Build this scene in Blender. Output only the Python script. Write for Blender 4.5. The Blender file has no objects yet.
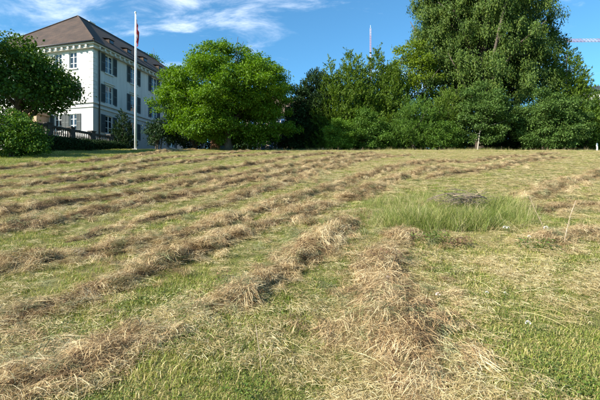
import bpy, math, random
import numpy as np
from mathutils import Vector, Matrix

R = math.radians
rng = np.random.default_rng(7)
random.seed(7)
scene = bpy.context.scene
COL = scene.collection

# ------------------------------------------------------------------ camera
F = 410.0 / 600.0            # focal length in picture widths
EYE = 1.6
cam_data = bpy.data.cameras.new('camera')
cam_data.sensor_width = 36.0
cam_data.lens = 36.0 * F
cam_data.clip_start = 0.05
cam_data.clip_end = 6000.0
cam = bpy.data.objects.new('camera', cam_data)
cam.location = (0, 0, EYE)
cam.rotation_euler = (R(90), 0, 0)
COL.objects.link(cam)
scene.camera = cam

# ------------------------------------------------------------------ light
SUN_EL = 31.5
SUN_AZ = 238.0               # clockwise from +Y (the view direction)
sun_vec = Vector((math.sin(R(SUN_AZ)) * math.cos(R(SUN_EL)), math.cos(R(SUN_AZ)) * math.cos(R(SUN_EL)), math.sin(R(SUN_EL))))
world = bpy.data.worlds.new('World')
scene.world = world
world.use_nodes = True
wn, wl = world.node_tree.nodes, world.node_tree.links
wn.clear()
w_out = wn.new('ShaderNodeOutputWorld')
w_bg = wn.new('ShaderNodeBackground')
w_bg.inputs['Strength'].default_value = 0.09
sky = wn.new('ShaderNodeTexSky')
sky.sky_type = 'NISHITA'
sky.sun_disc = False
sky.sun_elevation = R(SUN_EL)
sky.sun_rotation = R(SUN_AZ)
sky.altitude = 500
sky.air_density = 1.0
sky.dust_density = 0.25
sky.ozone_density = 3.0
# thin fair-weather clouds: noise on a flat layer high above
tc = wn.new('ShaderNodeTexCoord')
sep = wn.new('ShaderNodeSeparateXYZ')
wl.new(tc.outputs['Generated'], sep.inputs[0])
def wmath(op, a, b=None, clamp=False):
    n = wn.new('ShaderNodeMath'); n.operation = op; n.use_clamp = clamp
    for i, v in enumerate((a, b)):
        if v is None: continue
        if isinstance(v, (int, float)): n.inputs[i].default_value = v
        else: wl.new(v, n.inputs[i])
    return n.outputs[0]
zc = wmath('ADD', wmath('MAXIMUM', sep.outputs['Z'], 0.0), 0.12)
cx = wmath('DIVIDE', sep.outputs['X'], zc)
cy = wmath('DIVIDE', sep.outputs['Y'], zc)
cmb = wn.new('ShaderNodeCombineXYZ')
wl.new(cx, cmb.inputs[0]); wl.new(cy, cmb.inputs[1])
def wnoise(scale, detail, rough, off, stretch=(1, 1, 1), dist=0.0):
    mp = wn.new('ShaderNodeMapping'); mp.inputs['Location'].default_value = off; mp.inputs['Scale'].default_value = stretch
    mp.inputs['Rotation'].default_value = (0, 0, R(12))
    wl.new(cmb.outputs[0], mp.inputs[0])
    n = wn.new('ShaderNodeTexNoise'); n.inputs['Scale'].default_value = scale; n.inputs['Detail'].default_value = detail
    n.inputs['Roughness'].default_value = rough; n.inputs['Distortion'].default_value = dist
    wl.new(mp.outputs[0], n.inputs['Vector'])
    return n.outputs['Fac']
big = wnoise(1.1, 2, 0.5, (-1.389, -0.009, 0.0))
fine = wnoise(3.6, 9, 0.62, (3.618, -7.812, 0.0), (0.8, 1.3, 1), 0.4)
cl = wmath('ADD', wmath('MULTIPLY', big, 0.55), wmath('MULTIPLY', fine, 0.6))
mr = wn.new('ShaderNodeMapRange'); mr.interpolation_type = 'SMOOTHSTEP'
mr.inputs['From Min'].default_value = 0.60; mr.inputs['From Max'].default_value = 0.86
mr.inputs['To Min'].default_value = 0.0; mr.inputs['To Max'].default_value = 0.7
wl.new(cl, mr.inputs['Value'])
w_mix = wn.new('ShaderNodeMix'); w_mix.data_type = 'RGBA'
w_mix.inputs['B'].default_value = (8.2, 8.6, 9.2, 1)
wl.new(mr.outputs[0], w_mix.inputs['Factor'])
w_tint = wn.new('ShaderNodeMix'); w_tint.data_type = 'RGBA'; w_tint.blend_type = 'MULTIPLY'
w_tint.inputs['Factor'].default_value = 1.0
w_tint.inputs['B'].default_value = (0.54, 0.96, 1.05, 1)
wl.new(sky.outputs[0], w_tint.inputs['A'])
wl.new(w_tint.outputs['Result'], w_mix.inputs['A'])
wl.new(w_mix.outputs['Result'], w_bg.inputs['Color'])
wl.new(w_bg.outputs[0], w_out.inputs['Surface'])

sun_data = bpy.data.lights.new('sun', 'SUN')
sun_data.energy = 5.0
sun_data.angle = R(0.5)
sun_data.color = (1.0, 0.92, 0.79)
sun = bpy.data.objects.new('sun', sun_data)
sun.rotation_euler = (-sun_vec).to_track_quat('-Z', 'Y').to_euler()
sun.location = (-30, -20, 40)
COL.objects.link(sun)

scene.view_settings.view_transform = 'Standard'
scene.view_settings.look = 'None'
scene.view_settings.gamma = 1.0
scene.view_settings.use_curve_mapping = False
scene.view_settings.exposure = 1.3
cy_ = scene.cycles
cy_.use_denoising = True
cy_.max_bounces = 6
cy_.diffuse_bounces = 2
cy_.glossy_bounces = 2
cy_.transmission_bounces = 4
cy_.transparent_max_bounces = 4
cy_.sample_clamp_indirect = 4.0

# ------------------------------------------------------------------ helpers
def tag(o, label=None, cat=None, group=None, kind=None):
    if label: o['label'] = label
    if cat: o['category'] = cat
    if group: o['group'] = group
    if kind: o['kind'] = kind
    return o

def empty(name, loc=(0, 0, 0), rz=0.0):
    o = bpy.data.objects.new(name, None)
    o.location = loc; o.rotation_euler = (0, 0, rz); o.empty_display_size = 0.3
    COL.objects.link(o)
    return o

def link(name, me, parent=None, loc=None):
    o = bpy.data.objects.new(name, me)
    COL.objects.link(o)
    if parent is not None: o.parent = parent
    if loc is not None: o.location = loc
    return o

def np_mesh(name, verts, faces, mat=None, attr=None, smooth=False):
    """verts (N,3); faces: int array (M,3 or 4); attr: per-face float"""
    me = bpy.data.meshes.new(name)
    verts = np.ascontiguousarray(verts, dtype=np.float32)
    faces = np.ascontiguousarray(faces, dtype=np.int32)
    n, k = faces.shape
    me.vertices.add(len(verts)); me.vertices.foreach_set('co', verts.ravel())
    me.loops.add(n * k); me.loops.foreach_set('vertex_index', faces.ravel())
    me.polygons.add(n)
    me.polygons.foreach_set('loop_start', np.arange(0, n * k, k, dtype=np.int32))
    me.polygons.foreach_set('loop_total', np.full(n, k, dtype=np.int32))
    if smooth: me.polygons.foreach_set('use_smooth', np.ones(n, dtype=bool))
    me.update(calc_edges=True)
    if attr is not None:
        a = me.attributes.new('v', 'FLOAT', 'FACE')
        a.data.foreach_set('value', np.ascontiguousarray(attr, dtype=np.float32))
    if mat: me.materials.append(mat)
    return me

class MB:
    """collects quads / tris into one mesh"""
    def __init__(s): s.v = []; s.f = []
    def face(s, pts):
        b = len(s.v); s.v += [tuple(p) for p in pts]; s.f.append(tuple(range(b, b + len(pts))))
    def box(s, x0, x1, y0, y1, z0, z1):
        b = len(s.v)
        s.v += [(x0, y0, z0), (x1, y0, z0), (x1, y1, z0), (x0, y1, z0), (x0, y0, z1), (x1, y0, z1), (x1, y1, z1), (x0, y1, z1)]
        s.f += [tuple(b + i for i in q) for q in ((0, 3, 2, 1), (4, 5, 6, 7), (0, 1, 5, 4), (1, 2, 6, 5), (2, 3, 7, 6), (3, 0, 4, 7))]
        return s
    def tube(s, pts, radii, n=8, cap=True):
        pts = [Vector(p) for p in pts]
        rings = []
        prev = None
        for i, p in enumerate(pts):
            d = (pts[min(i + 1, len(pts) - 1)] - pts[max(i - 1, 0)])
            if d.length < 1e-9: d = Vector((0, 0, 1))
            d.normalize()
            if prev is None:
                a = d.orthogonal().normalized()
            else:
                a = (prev - d * prev.dot(d))
                a = a.normalized() if a.length > 1e-6 else d.orthogonal().normalized()
            prev = a
            c = d.cross(a)
            r = radii[i] if hasattr(radii, '__len__') else radii
            b = len(s.v)
            for k in range(n):
                t = 2 * math.pi * k / n
                s.v.append(tuple(p + a * (r * math.cos(t)) + c * (r * math.sin(t))))
            rings.append(b)
        for i in range(len(rings) - 1):
            for k in range(n):
                k2 = (k + 1) % n
                s.f.append((rings[i] + k, rings[i] + k2, rings[i + 1] + k2, rings[i + 1] + k))
        if cap:
            s.f.append(tuple(rings[0] + k for k in reversed(range(n))))
            s.f.append(tuple(rings[-1] + k for k in range(n)))
        return s
    def mesh(s, name, mat, smooth=False):
        me = bpy.data.meshes.new(name)
        me.from_pydata(s.v, [], s.f); me.update()
        if mat: me.materials.append(mat)
        if smooth:
            me.polygons.foreach_set('use_smooth', np.ones(len(me.polygons), dtype=bool))
        return me
    def build(s, name, mat, parent=None, smooth=False, loc=None):
        return link(name, s.mesh(name, mat, smooth), parent, loc)

# ---- smooth pseudo noise in the plane
_ph = np.random.default_rng(3).uniform(0, 6.28, (40,))
_dr = np.random.default_rng(4).uniform(0, 6.28, (40,))
def wav(x, y, freq, k0, n=6):
    out = 0
    for i in range(n):
        a = _dr[(k0 + i) % 40]; f = freq * (0.75 + 0.5 * ((i * 37 % 11) / 11))
        out = out + np.sin((x * np.cos(a) + y * np.sin(a)) * f + _ph[(k0 + i) % 40])
    return out / n ** 0.5 * 0.8

A_, B_ = 0.19, 0.0007
def zfun(x, y):
    x = np.asarray(x, float); y = np.asarray(y, float)
    yc = np.clip(y, -60, 38.0)
    z = np.where(yc > 0, A_ * yc - B_ * yc * yc, A_ * yc)
    t = np.clip(y - 38.0, 0, 6.0)
    z = z + 0.137 * (t - t * t / 12.0)
    fade = np.clip((60 - np.abs(y)) / 20, 0, 1)
    return z + fade * (0.035 * wav(x, y, 1.1, 0) + 0.016 * wav(x, y, 3.1, 9) + 0.008 * wav(x, y, 9.0, 20))

def ground_at(px, py):
    """the point of the slope that is seen at a picture position (600 x 400 grid)"""
    k = (200.0 - py) / 410.0
    Y = 2.0
    for _ in range(60):
        Y2 = EYE / max(A_ - B_ * Y - k, 0.035)
        Y = 0.5 * Y + 0.5 * min(Y2, 38.0)
    X = (px - 300.0) / 410.0 * Y
    return X, Y
def at(px, py, Y):
    return Vector(((px - 300.0) / 410.0 * Y, Y, EYE + (200.0 - py) / 410.0 * Y))

# ------------------------------------------------------------------ materials
def mat_new(name):
    m = bpy.data.materials.new(name); m.use_nodes = True
    nt = m.node_tree; nt.nodes.clear()
    return m, nt.nodes, nt.links

def ramp(nodes, stops):
    r = nodes.new('ShaderNodeValToRGB')
    el = r.color_ramp.elements
    while len(el) > 1: el.remove(el[-1])
    el[0].position = stops[0][0]; el[0].color = (*stops[0][1], 1)
    for p, c in stops[1:]:
        e = el.new(p); e.color = (*c, 1)
    return r

def blade_mat(name, stops, transl=0.35, rough=0.5, spec=0.25, inst=0.35, noise=0.0, nscale=0.6):
    """colour from the per-face value 'v', shifted by a random per instance and by slow noise over the place"""
    m, N, L = mat_new(name)
    out = N.new('ShaderNodeOutputMaterial')
    at_ = N.new('ShaderNodeAttribute'); at_.attribute_name = 'v'
    oi = N.new('ShaderNodeObjectInfo')
    ma = N.new('ShaderNodeMath'); ma.operation = 'MULTIPLY_ADD'
    L.new(oi.outputs['Random'], ma.inputs[0]); ma.inputs[1].default_value = inst; ma.inputs[2].default_value = -inst / 2
    ad = N.new('ShaderNodeMath'); ad.operation = 'ADD'
    L.new(at_.outputs['Fac'], ad.inputs[0]); L.new(ma.outputs[0], ad.inputs[1])
    val = ad.outputs[0]
    if noise:
        ge = N.new('ShaderNodeNewGeometry')
        nz = N.new('ShaderNodeTexNoise'); nz.inputs['Scale'].default_value = nscale; nz.inputs['Detail'].default_value = 3
        L.new(ge.outputs['Position'], nz.inputs['Vector'])
        m2 = N.new('ShaderNodeMath'); m2.operation = 'MULTIPLY_ADD'
        L.new(nz.outputs['Fac'], m2.inputs[0]); m2.inputs[1].default_value = noise * 2; m2.inputs[2].default_value = -noise
        a2 = N.new('ShaderNodeMath'); a2.operation = 'ADD'
        L.new(val, a2.inputs[0]); L.new(m2.outputs[0], a2.inputs[1]); val = a2.outputs[0]
    rp = ramp(N, stops); L.new(val, rp.inputs['Fac'])
    bs = N.new('ShaderNodeBsdfPrincipled')
    bs.inputs['Roughness'].default_value = rough
    bs.inputs['Specular IOR Level'].default_value = spec
    L.new(rp.outputs[0], bs.inputs['Base Color'])
    tr = N.new('ShaderNodeBsdfTranslucent')
    hs = N.new('ShaderNodeHueSaturation'); hs.inputs['Saturation'].default_value = 1.15; hs.inputs['Value'].default_value = 1.3
    L.new(rp.outputs[0], hs.inputs['Color']); L.new(hs.outputs[0], tr.inputs['Color'])
    mx = N.new('ShaderNodeMixShader'); mx.inputs[0].default_value = transl
    L.new(bs.outputs[0], mx.inputs[1]); L.new(tr.outputs[0], mx.inputs[2])
    L.new(mx.outputs[0], out.inputs['Surface'])
    return m

def surf_mat(name, c1, c2, scale=4.0, rough=0.7, bump=0.0, bscale=None, detail=6, spec=0.3, stretch=None, metallic=0.0):
    """a solid surface with uneven colour and fine relief"""
    m, N, L = mat_new(name)
    out = N.new('ShaderNodeOutputMaterial')
    bs = N.new('ShaderNodeBsdfPrincipled')
    bs.inputs['Roughness'].default_value = rough; bs.inputs['Specular IOR Level'].default_value = spec
    bs.inputs['Metallic'].default_value = metallic
    tcn = N.new('ShaderNodeTexCoord')
    vec = tcn.outputs['Object']
    if stretch:
        mp = N.new('ShaderNodeMapping'); mp.inputs['Scale'].default_value = stretch
        L.new(vec, mp.inputs[0]); vec = mp.outputs[0]
    nz = N.new('ShaderNodeTexNoise'); nz.inputs['Scale'].default_value = scale; nz.inputs['Detail'].default_value = detail
    nz.inputs['Roughness'].default_value = 0.6
    L.new(vec, nz.inputs['Vector'])
    rp = ramp(N, [(0.3, c1), (0.7, c2)])
    L.new(nz.outputs['Fac'], rp.inputs['Fac'])
    L.new(rp.outputs[0], bs.inputs['Base Color'])
    if bump:
        nb = N.new('ShaderNodeTexNoise'); nb.inputs['Scale'].default_value = bscale or scale * 4; nb.inputs['Detail'].default_value = 5
        L.new(vec, nb.inputs['Vector'])
        bp = N.new('ShaderNodeBump'); bp.inputs['Strength'].default_value = bump; bp.inputs['Distance'].default_value = 0.05
        L.new(nb.outputs['Fac'], bp.inputs['Height']); L.new(bp.outputs[0], bs.inputs['Normal'])
    L.new(bs.outputs[0], out.inputs['Surface'])
    return m

HAY = [(0.0, (0.07, 0.042, 0.024)), (0.22, (0.20, 0.118, 0.06)), (0.46, (0.43, 0.295, 0.148)), (0.76, (0.64, 0.50, 0.275)), (1.0, (0.76, 0.66, 0.42))]
M_hay = blade_mat('hay', HAY, 0.2, 0.6, 0.2, 0.42, 0.55, 1.7)
M_straw = blade_mat('straw', [(0.0, (0.15, 0.10, 0.045)), (0.35, (0.33, 0.245, 0.105)), (0.7, (0.50, 0.40, 0.19)), (1.0, (0.68, 0.60, 0.36))], 0.18, 0.5, 0.3, 0.3, 0.25, 0.7)
M_greenhay = blade_mat('wilted green hay', [(0.0, (0.07, 0.085, 0.03)), (0.5, (0.19, 0.20, 0.085)), (1.0, (0.40, 0.39, 0.21))], 0.2, 0.5, 0.3, 0.3, 0.2, 0.9)
M_grass = blade_mat('stubble grass', [(0.0, (0.085, 0.135, 0.016)), (0.28, (0.17, 0.228, 0.032)), (0.5, (0.28, 0.31, 0.065)), (0.72, (0.41, 0.355, 0.13)), (1.0, (0.56, 0.46, 0.23))], 0.32, 0.5, 0.25, 0.4, 0.5, 0.5)
M_tall = blade_mat('tall grass', [(0.0, (0.085, 0.125, 0.022)), (0.35, (0.19, 0.235, 0.055)), (0.65, (0.33, 0.335, 0.11)), (1.0, (0.55, 0.47, 0.24))], 0.35, 0.45, 0.25, 0.35, 0.35, 1.2)
M_weed = blade_mat('weed leaves', [(0.0, (0.07, 0.12, 0.02)), (0.6, (0.14, 0.20, 0.035)), (1.0, (0.25, 0.30, 0.075))], 0.3, 0.4, 0.35, 0.3)
M_clover = blade_mat('clover leaves', [(0.0, (0.08, 0.13, 0.025)), (0.5, (0.16, 0.20, 0.045)), (1.0, (0.32, 0.31, 0.12))], 0.3, 0.45, 0.3, 0.4, 0.3, 0.6)
M_redweed = blade_mat('reddish weed leaves', [(0.0, (0.09, 0.05, 0.03)), (0.6, (0.20, 0.12, 0.07)), (1.0, (0.30, 0.22, 0.11))], 0.25, 0.5, 0.3, 0.3)

# ------------------------------------------------------------------ ground
def ground_material():
    m, N, L = mat_new('meadow soil and thatch')
    out = N.new('ShaderNodeOutputMaterial'); bs = N.new('ShaderNodeBsdfPrincipled')
    bs.inputs['Roughness'].default_value = 0.95; bs.inputs['Specular IOR Level'].default_value = 0.1
    ge = N.new('ShaderNodeNewGeometry')
    n1 = N.new('ShaderNodeTexNoise'); n1.inputs['Scale'].default_value = 0.55; n1.inputs['Detail'].default_value = 5
    n2 = N.new('ShaderNodeTexNoise'); n2.inputs['Scale'].default_value = 14; n2.inputs['Detail'].default_value = 6; n2.inputs['Roughness'].default_value = 0.7
    for n in (n1, n2): L.new(ge.outputs['Position'], n.inputs['Vector'])
    r1 = ramp(N, [(0.3, (0.075, 0.10, 0.022)), (0.5, (0.13, 0.14, 0.04)), (0.72, (0.22, 0.175, 0.075))])
    r2 = ramp(N, [(0.35, (0.055, 0.05, 0.018)), (0.55, (0.16, 0.15, 0.055)), (0.75, (0.30, 0.24, 0.11))])
    L.new(n1.outputs['Fac'], r1.inputs['Fac']); L.new(n2.outputs['Fac'], r2.inputs['Fac'])
    mx = N.new('ShaderNodeMix'); mx.data_type = 'RGBA'; mx.inputs['Factor'].default_value = 0.5
    L.new(r1.outputs[0], mx.inputs['A']); L.new(r2.outputs[0], mx.inputs['B'])
    L.new(mx.outputs['Result'], bs.inputs['Base Color'])
    bp = N.new('ShaderNodeBump'); bp.inputs['Strength'].default_value = 0.8; bp.inputs['Distance'].default_value = 0.03
    L.new(n2.outputs['Fac'], bp.inputs['Height']); L.new(bp.outputs[0], bs.inputs['Normal'])
    L.new(bs.outputs[0], out.inputs['Surface'])
    return m

def axis(segs):
    out = []
    for a, b, st in segs: out += list(np.arange(a, b, st))
    return np.array(out + [segs[-1][1]])
gx = axis([(-2500, -300, 550), (-300, -60, 30), (-60, -20, 2.0), (-20, 20, 0.25), (20, 60, 2.0), (60, 300, 30), (300, 2500, 550)])
gy = axis([(-120, -20, 10), (-20, 0, 1.0), (0, 16, 0.2), (16, 50, 0.5), (50, 100, 5), (100, 400, 60), (400, 4000, 600)])
GX, GY = np.meshgrid(gx, gy)
GZ = zfun(GX, GY)
V = np.stack([GX, GY, GZ], -1).reshape(-1, 3)
nx, ny = len(gx), len(gy)
i, j = np.meshgrid(np.arange(nx - 1), np.arange(ny - 1))
b = (j * nx + i).ravel()
meadow = link('meadow', np_mesh('meadow', V, np.stack([b, b + 1, b + nx + 1, b + nx], -1), ground_material(), smooth=True))
tag(meadow, 'sloping mown meadow rising to the trees and houses', 'meadow', kind='structure')

# ------------------------------------------------------------------ blades: small source meshes, scattered below
def ribbons(n, gen, segs=3):
    """gen(k) -> (points (segs+1,3), width, side vector, value); tapered ribbons in one mesh"""
    Vs, Fs, At = [], [], []
    for k in range(n):
        P, w, side, val = gen(k)
        P = np.asarray(P); m = len(P)
        prof = np.array([0.8, 1.0, 0.85, 0.6, 0.12])
        tt = np.interp(np.linspace(0, 1, m), np.linspace(0, 1, 5), prof)[:, None] * w * 0.5
        side = np.asarray(side) / (np.linalg.norm(side) + 1e-9)
        b0 = sum(len(v) for v in Vs)
        Vs.append(np.concatenate([P - side * tt, P + side * tt]))
        for s in range(m - 1):
            Fs.append((b0 + s, b0 + s + 1, b0 + m + s + 1, b0 + m + s)); At.append(val)
    return np.concatenate(Vs), np.array(Fs), np.array(At)

def proto(name, data, mat):
    return bpy.data.objects.new(name, np_mesh(name, data[0], data[1], mat, data[2]))

U = rng.uniform
def g_stubble(k, h=(0.02, 0.075), rad=0.12, wid=(0.003, 0.0065), lean=0.55, vr=(0.15, 0.95)):
    a = U(0, 6.28); r = rad * math.sqrt(U()); x, y = r * math.cos(a), r * math.sin(a)
    hh = U(*h); az = U(0, 6.28); ln = hh * U(0.1, lean) * 1.6
    t = np.linspace(0, 1, 4)
    P = np.stack([x + math.cos(az) * ln * t ** 1.8, y + math.sin(az) * ln * t ** 1.8, -0.01 + hh * (t - 0.22 * t ** 3)], -1)
    return P, U(*wid), (-math.sin(az) + U(-.4, .4), math.cos(az) + U(-.4, .4), 0), U(*vr)
def g_lying(k, L=(0.03, 0.13), rad=0.12, wid=(0.0018, 0.0036), lift=0.012, dirs=3.14, vr=(0.05, 1.0), zmax=0.025):
    a = U(0, 6.28); r = rad * math.sqrt(U()); x, y = r * math.cos(a), r * math.sin(a)
    az = rng.normal(0, dirs) if dirs < 3 else U(0, 6.28)
    ll = U(*L); t = np.linspace(-0.5, 0.5, 5); bend = U(-0.2, 0.2) * ll
    z0 = U(0.004, zmax)
    dx = t * ll; dy = bend * (t * t * 4 - 0.5)
    P = np.stack([x + dx * math.cos(az) - dy * math.sin(az), y + dx * math.sin(az) + dy * math.cos(az),
                  z0 + U(0, lift) * (1 - 4 * t * t) + U(-0.5, 0.5) * lift * t * 2], -1)
    P[:, 2] = np.maximum(P[:, 2], 0.002)
    return P, U(*wid), (-math.sin(az), math.cos(az), U(-.8, .8)), U(*vr)
def g_hay(k):
    return g_lying(k, (0.10, 0.36), 0.13, (0.0022, 0.0048), 0.07, 0.6, (0.0, 1.0), 0.09)
def g_hay_wild(k):
    P, w, s, v = g_lying(k, (0.08, 0.30), 0.13, (0.0022, 0.0045), 0.12, 3.14, (0.0, 1.0), 0.09)
    return P, w, s, v
def g_tall(k, h=(0.25, 0.62)):
    return g_stubble(k, h, 0.12, (0.004, 0.009), 0.7, (0.05, 0.8))
def g_seed(k):
    P, w, s, v = g_stubble(k, (0.35, 0.75), 0.10, (0.002, 0.0035), 0.5, (0.6, 1.0))
    return P, w, s, v
def leaflets(n, rad, hgt, size, vr=(0, 1)):
    """broad leaves: kites, tilted at random"""
    Vs, Fs, At = [], [], []
    for k in range(n):
        a = U(0, 6.28); r = rad * math.sqrt(U()); c = np.array([r * math.cos(a), r * math.sin(a), U(0.01, hgt)])
        az = U(0, 6.28); s = U(*size); ti = U(-0.5, 0.7)
        d = np.array([math.cos(az) * math.cos(ti), math.sin(az) * math.cos(ti), math.sin(ti)])
        sd = np.array([-math.sin(az), math.cos(az), U(-.4, .4)])
        q = [c, c + d * s * .5 + sd * s * .32 + [0, 0, s * .08], c + d * s, c + d * s * .5 - sd * s * .32 + [0, 0, s * .08]]
        b0 = len(Vs); Vs += q; Fs.append((b0, b0 + 1, b0 + 2, b0 + 3)); At.append(U(*vr))
    return np.array(Vs), np.array(Fs), np.array(At)

P_stub = [proto('stubble_tuft', ribbons(80, g_stubble), M_grass) for _ in range(6)]
P_clov = [proto('clover_tuft', leaflets(110, 0.13, 0.05, (0.008, 0.021)), M_clover) for _ in range(3)]
P_lit = [proto('straw_litter', ribbons(46, g_lying), M_straw) for _ in range(6)]
def g_long(k): return g_lying(k, (0.2, 0.45), 0.12, (0.002, 0.0035), 0.03, 0.5, (0.45, 1.0), 0.03)
P_long = [proto('long_stalks', ribbons(7, g_long), M_straw) for _ in range(4)]
P_hay = [proto('hay_tangle', ribbons(85, g_hay), M_hay) for _ in range(5)] + [proto('hay_tangle', ribbons(80, g_hay_wild), M_hay) for _ in range(3)] + [proto('hay_tangle', ribbons(60, g_hay), M_greenhay) for _ in range(2)] + [proto('hay_tangle', ribbons(14, g_long), M_straw)] + [proto('hay_leaves', leaflets(75, 0.15, 0.09, (0.010, 0.032), (0.0, 0.42)), M_hay) for _ in range(3)]
P_tall = [proto('tall_tuft', ribbons(30, g_tall), M_tall) for _ in range(4)]
P_seed = [proto('seed_stems', ribbons(9, g_seed), M_straw) for _ in range(3)]

_groups = {}
def scatter_group(key, protos):
    if key in _groups: return _groups[key]
    g = bpy.data.node_groups.new('scatter ' + key, 'GeometryNodeTree')
    g.interface.new_socket('Geometry', in_out='INPUT', socket_type='NodeSocketGeometry')
    g.interface.new_socket('Geometry', in_out='OUTPUT', socket_type='NodeSocketGeometry')
    N, L = g.nodes, g.links
    gi, go = N.new('NodeGroupInput'), N.new('NodeGroupOutput')
    g2i = N.new('GeometryNodeGeometryToInstance')
    for p in protos:
        oi = N.new('GeometryNodeObjectInfo'); oi.inputs['Object'].default_value = p
        oi.inputs['As Instance'].default_value = False
        L.new(oi.outputs['Geometry'], g2i.inputs[0])
    iop = N.new('GeometryNodeInstanceOnPoints')
    iop.inputs['Pick Instance'].default_value = True
    def attr(nm, ty):
        a = N.new('GeometryNodeInputNamedAttribute'); a.data_type = ty; a.inputs['Name'].default_value = nm
        return a.outputs['Attribute']
    L.new(gi.outputs[0], iop.inputs['Points'])
    L.new(g2i.outputs[0], iop.inputs['Instance'])
    L.new(attr('idx', 'INT'), iop.inputs['Instance Index'])
    L.new(attr('rot', 'FLOAT_VECTOR'), iop.inputs['Rotation'])
    L.new(attr('scl', 'FLOAT_VECTOR'), iop.inputs['Scale'])
    L.new(iop.outputs[0], go.inputs[0])
    _groups[key] = g
    return g

def scatter(name, key, protos, P, rot, scl, parent=None):
    n = len(P)
    me = bpy.data.meshes.new(name)
    me.vertices.add(n); me.vertices.foreach_set('co', np.ascontiguousarray(P, dtype=np.float32).ravel())
    a = me.attributes.new('rot', 'FLOAT_VECTOR', 'POINT'); a.data.foreach_set('vector', np.ascontiguousarray(rot, dtype=np.float32).ravel())
    a = me.attributes.new('scl', 'FLOAT_VECTOR', 'POINT'); a.data.foreach_set('vector', np.ascontiguousarray(scl, dtype=np.float32).ravel())
    a = me.attributes.new('idx', 'INT', 'POINT'); a.data.foreach_set('value', rng.integers(0, len(protos), n).astype(np.int32))
    o = link(name, me, parent)
    md = o.modifiers.new('scatter', 'NODES'); md.node_group = scatter_group(key, protos)
    return o

def slope_rot(x, y, rz):
    e = 0.05
    sx = (zfun(x + e, y) - zfun(x - e, y)) / (2 * e); sy = (zfun(x, y + e) - zfun(x, y - e)) / (2 * e)
    # small-angle tilt applied in world axes before the spin: good enough for tufts
    return sx, sy

def field_points(n, y0, y1, power=1.0, side=1.15):
    """points over the wedge in view, thinner with distance"""
    u = U(0, 1, n)
    if abs(power - 2) < 1e-6:
        Y = y0 * (y1 / y0) ** u
    else:
        e = 2 - power; Y = (y0 ** e + u * (y1 ** e - y0 ** e)) ** (1 / e)
    X = U(-1, 1, n) * (0.73 * Y * side + 1.2)
    return X, Y

# ------------------------------------------------------------------ windrows of cut hay
ROWS = [  # picture polyline, width (m), height (m), tone, label
    ([(-40, 172), (20, 169), (50, 165), (110, 160), (160, 153), (196, 149)], 1.1, 0.30, 'pale tan hay windrow along the shaded lawn below the house, topmost at far left'),
    ([(-60, 194), (0, 188), (67, 181), (117, 174), (153, 167), (200, 161), (250, 156), (290, 152.5)], 1.0, 0.26, 'second hay windrow down from the shaded lawn below the flagpole'),
    ([(-60, 184), (0, 179), (67, 173), (117, 167), (160, 160), (215, 155), (250, 152)], 0.8, 0.22, 'narrow hay windrow squeezed in just below the topmost one at far left'),
    ([(-60, 207), (0, 199), (20, 196), (83, 188), (120, 183), (200, 173), (260, 164), (310, 156), (345, 153)], 1.0, 0.27, 'third hay windrow down from the shaded lawn, dark on its near side'),
    ([(-60, 226), (0, 215), (50, 207), (110, 197), (150, 192), (200, 184), (243, 176), (290, 167), (340, 158), (372, 153.5)], 1.1, 0.28, 'brown hay windrow directly above the dark double one crossing at left'),
    ([(-60, 246), (0, 231), (43, 223), (80, 215), (117, 208), (140, 204), (200, 194), (243, 184), (273, 178), (310, 169), (350, 160), (390, 155)], 1.2, 0.32, 'long dark-sided hay windrow bordering the first wide green strip at left'),
    ([(67, 240), (100, 231), (133, 224), (163, 217), (200, 209), (230, 203), (267, 190), (300, 179), (327, 170), (365, 160), (410, 155.5)], 0.8, 0.22, 'thin broken hay windrow between two wide green strips in mid meadow'),
    ([(-50, 292), (0, 273), (33, 264), (77, 257), (110, 251), (143, 244), (170, 236), (223, 223), (260, 212), (293, 200), (333, 186), (363, 176), (400, 167), (440, 162)], 0.85, 0.26, 'tangled hay windrow with a gap of green above the long pale one'),
    ([(-50, 346), (0, 322), (33, 311), (73, 298), (110, 287), (147, 270), (175, 260), (205, 249), (235, 237), (267, 226), (300, 219), (320, 208), (345, 198), (365, 192), (387, 181), (415, 174), (450, 168)], 0.85, 0.30, 'longest hay windrow, running from the lower left up towards the trees'),
    ([(166, 309), (200, 309), (233, 300), (262, 280), (290, 266), (312, 252), (330, 238), (348, 224), (362, 212)], 0.75, 0.27, 'short thick hay windrow ending in a reddish clump before the tall grass'),
    ([(-40, 425), (0, 398), (33, 384), (75, 370), (105, 354), (140, 342), (178, 331)], 1.0, 0.26, 'nearest hay windrow in the bottom left corner, with bleached stalks on top'),
    ([(425, 425), (412, 390), (398, 350), (386, 315), (380, 290), (378, 268), (384, 250), (400, 240), (425, 236)], 0.9, 0.24, 'reddish brown hay windrow coming straight towards the camera at lower middle'),
    ([(352, 225), (350, 219), (357, 213)], 0.45, 0.15, 'small reddish hay heap at the edge of the tall green grass'),
    ([(425, 180), (450, 175), (480, 171), (520, 163), (565, 157)], 1.1, 0.24, 'pale hay windrow just behind the tall green grass patch'),
    ([(430, 164), (470, 162), (520, 157), (560, 154)], 1.1, 0.22, 'pale straw windrow nearest to the foot of the two round shrubs'),
    ([(528, 203), (545, 194), (560, 186), (590, 178), (640, 168)], 0.9, 0.30, 'humped brown hay windrow behind the leaning dry stalk'),
    ([(520, 214), (560, 209), (600, 205), (660, 200)], 0.6, 0.14, 'thin flat line of straw behind the leaning dry stalk'),
    ([(525, 250), (548, 243), (580, 237), (625, 232)], 0.75, 0.26, 'tangled straw heap with green weeds at its foot at the right edge'),
]
M_mound = surf_mat('matted hay', (0.055, 0.036, 0.022), (0.20, 0.135, 0.07), 22, 0.95, 0.9, 60, 8, 0.1)  # mound colour darkened so gaps between the stalks read as shadow
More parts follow.
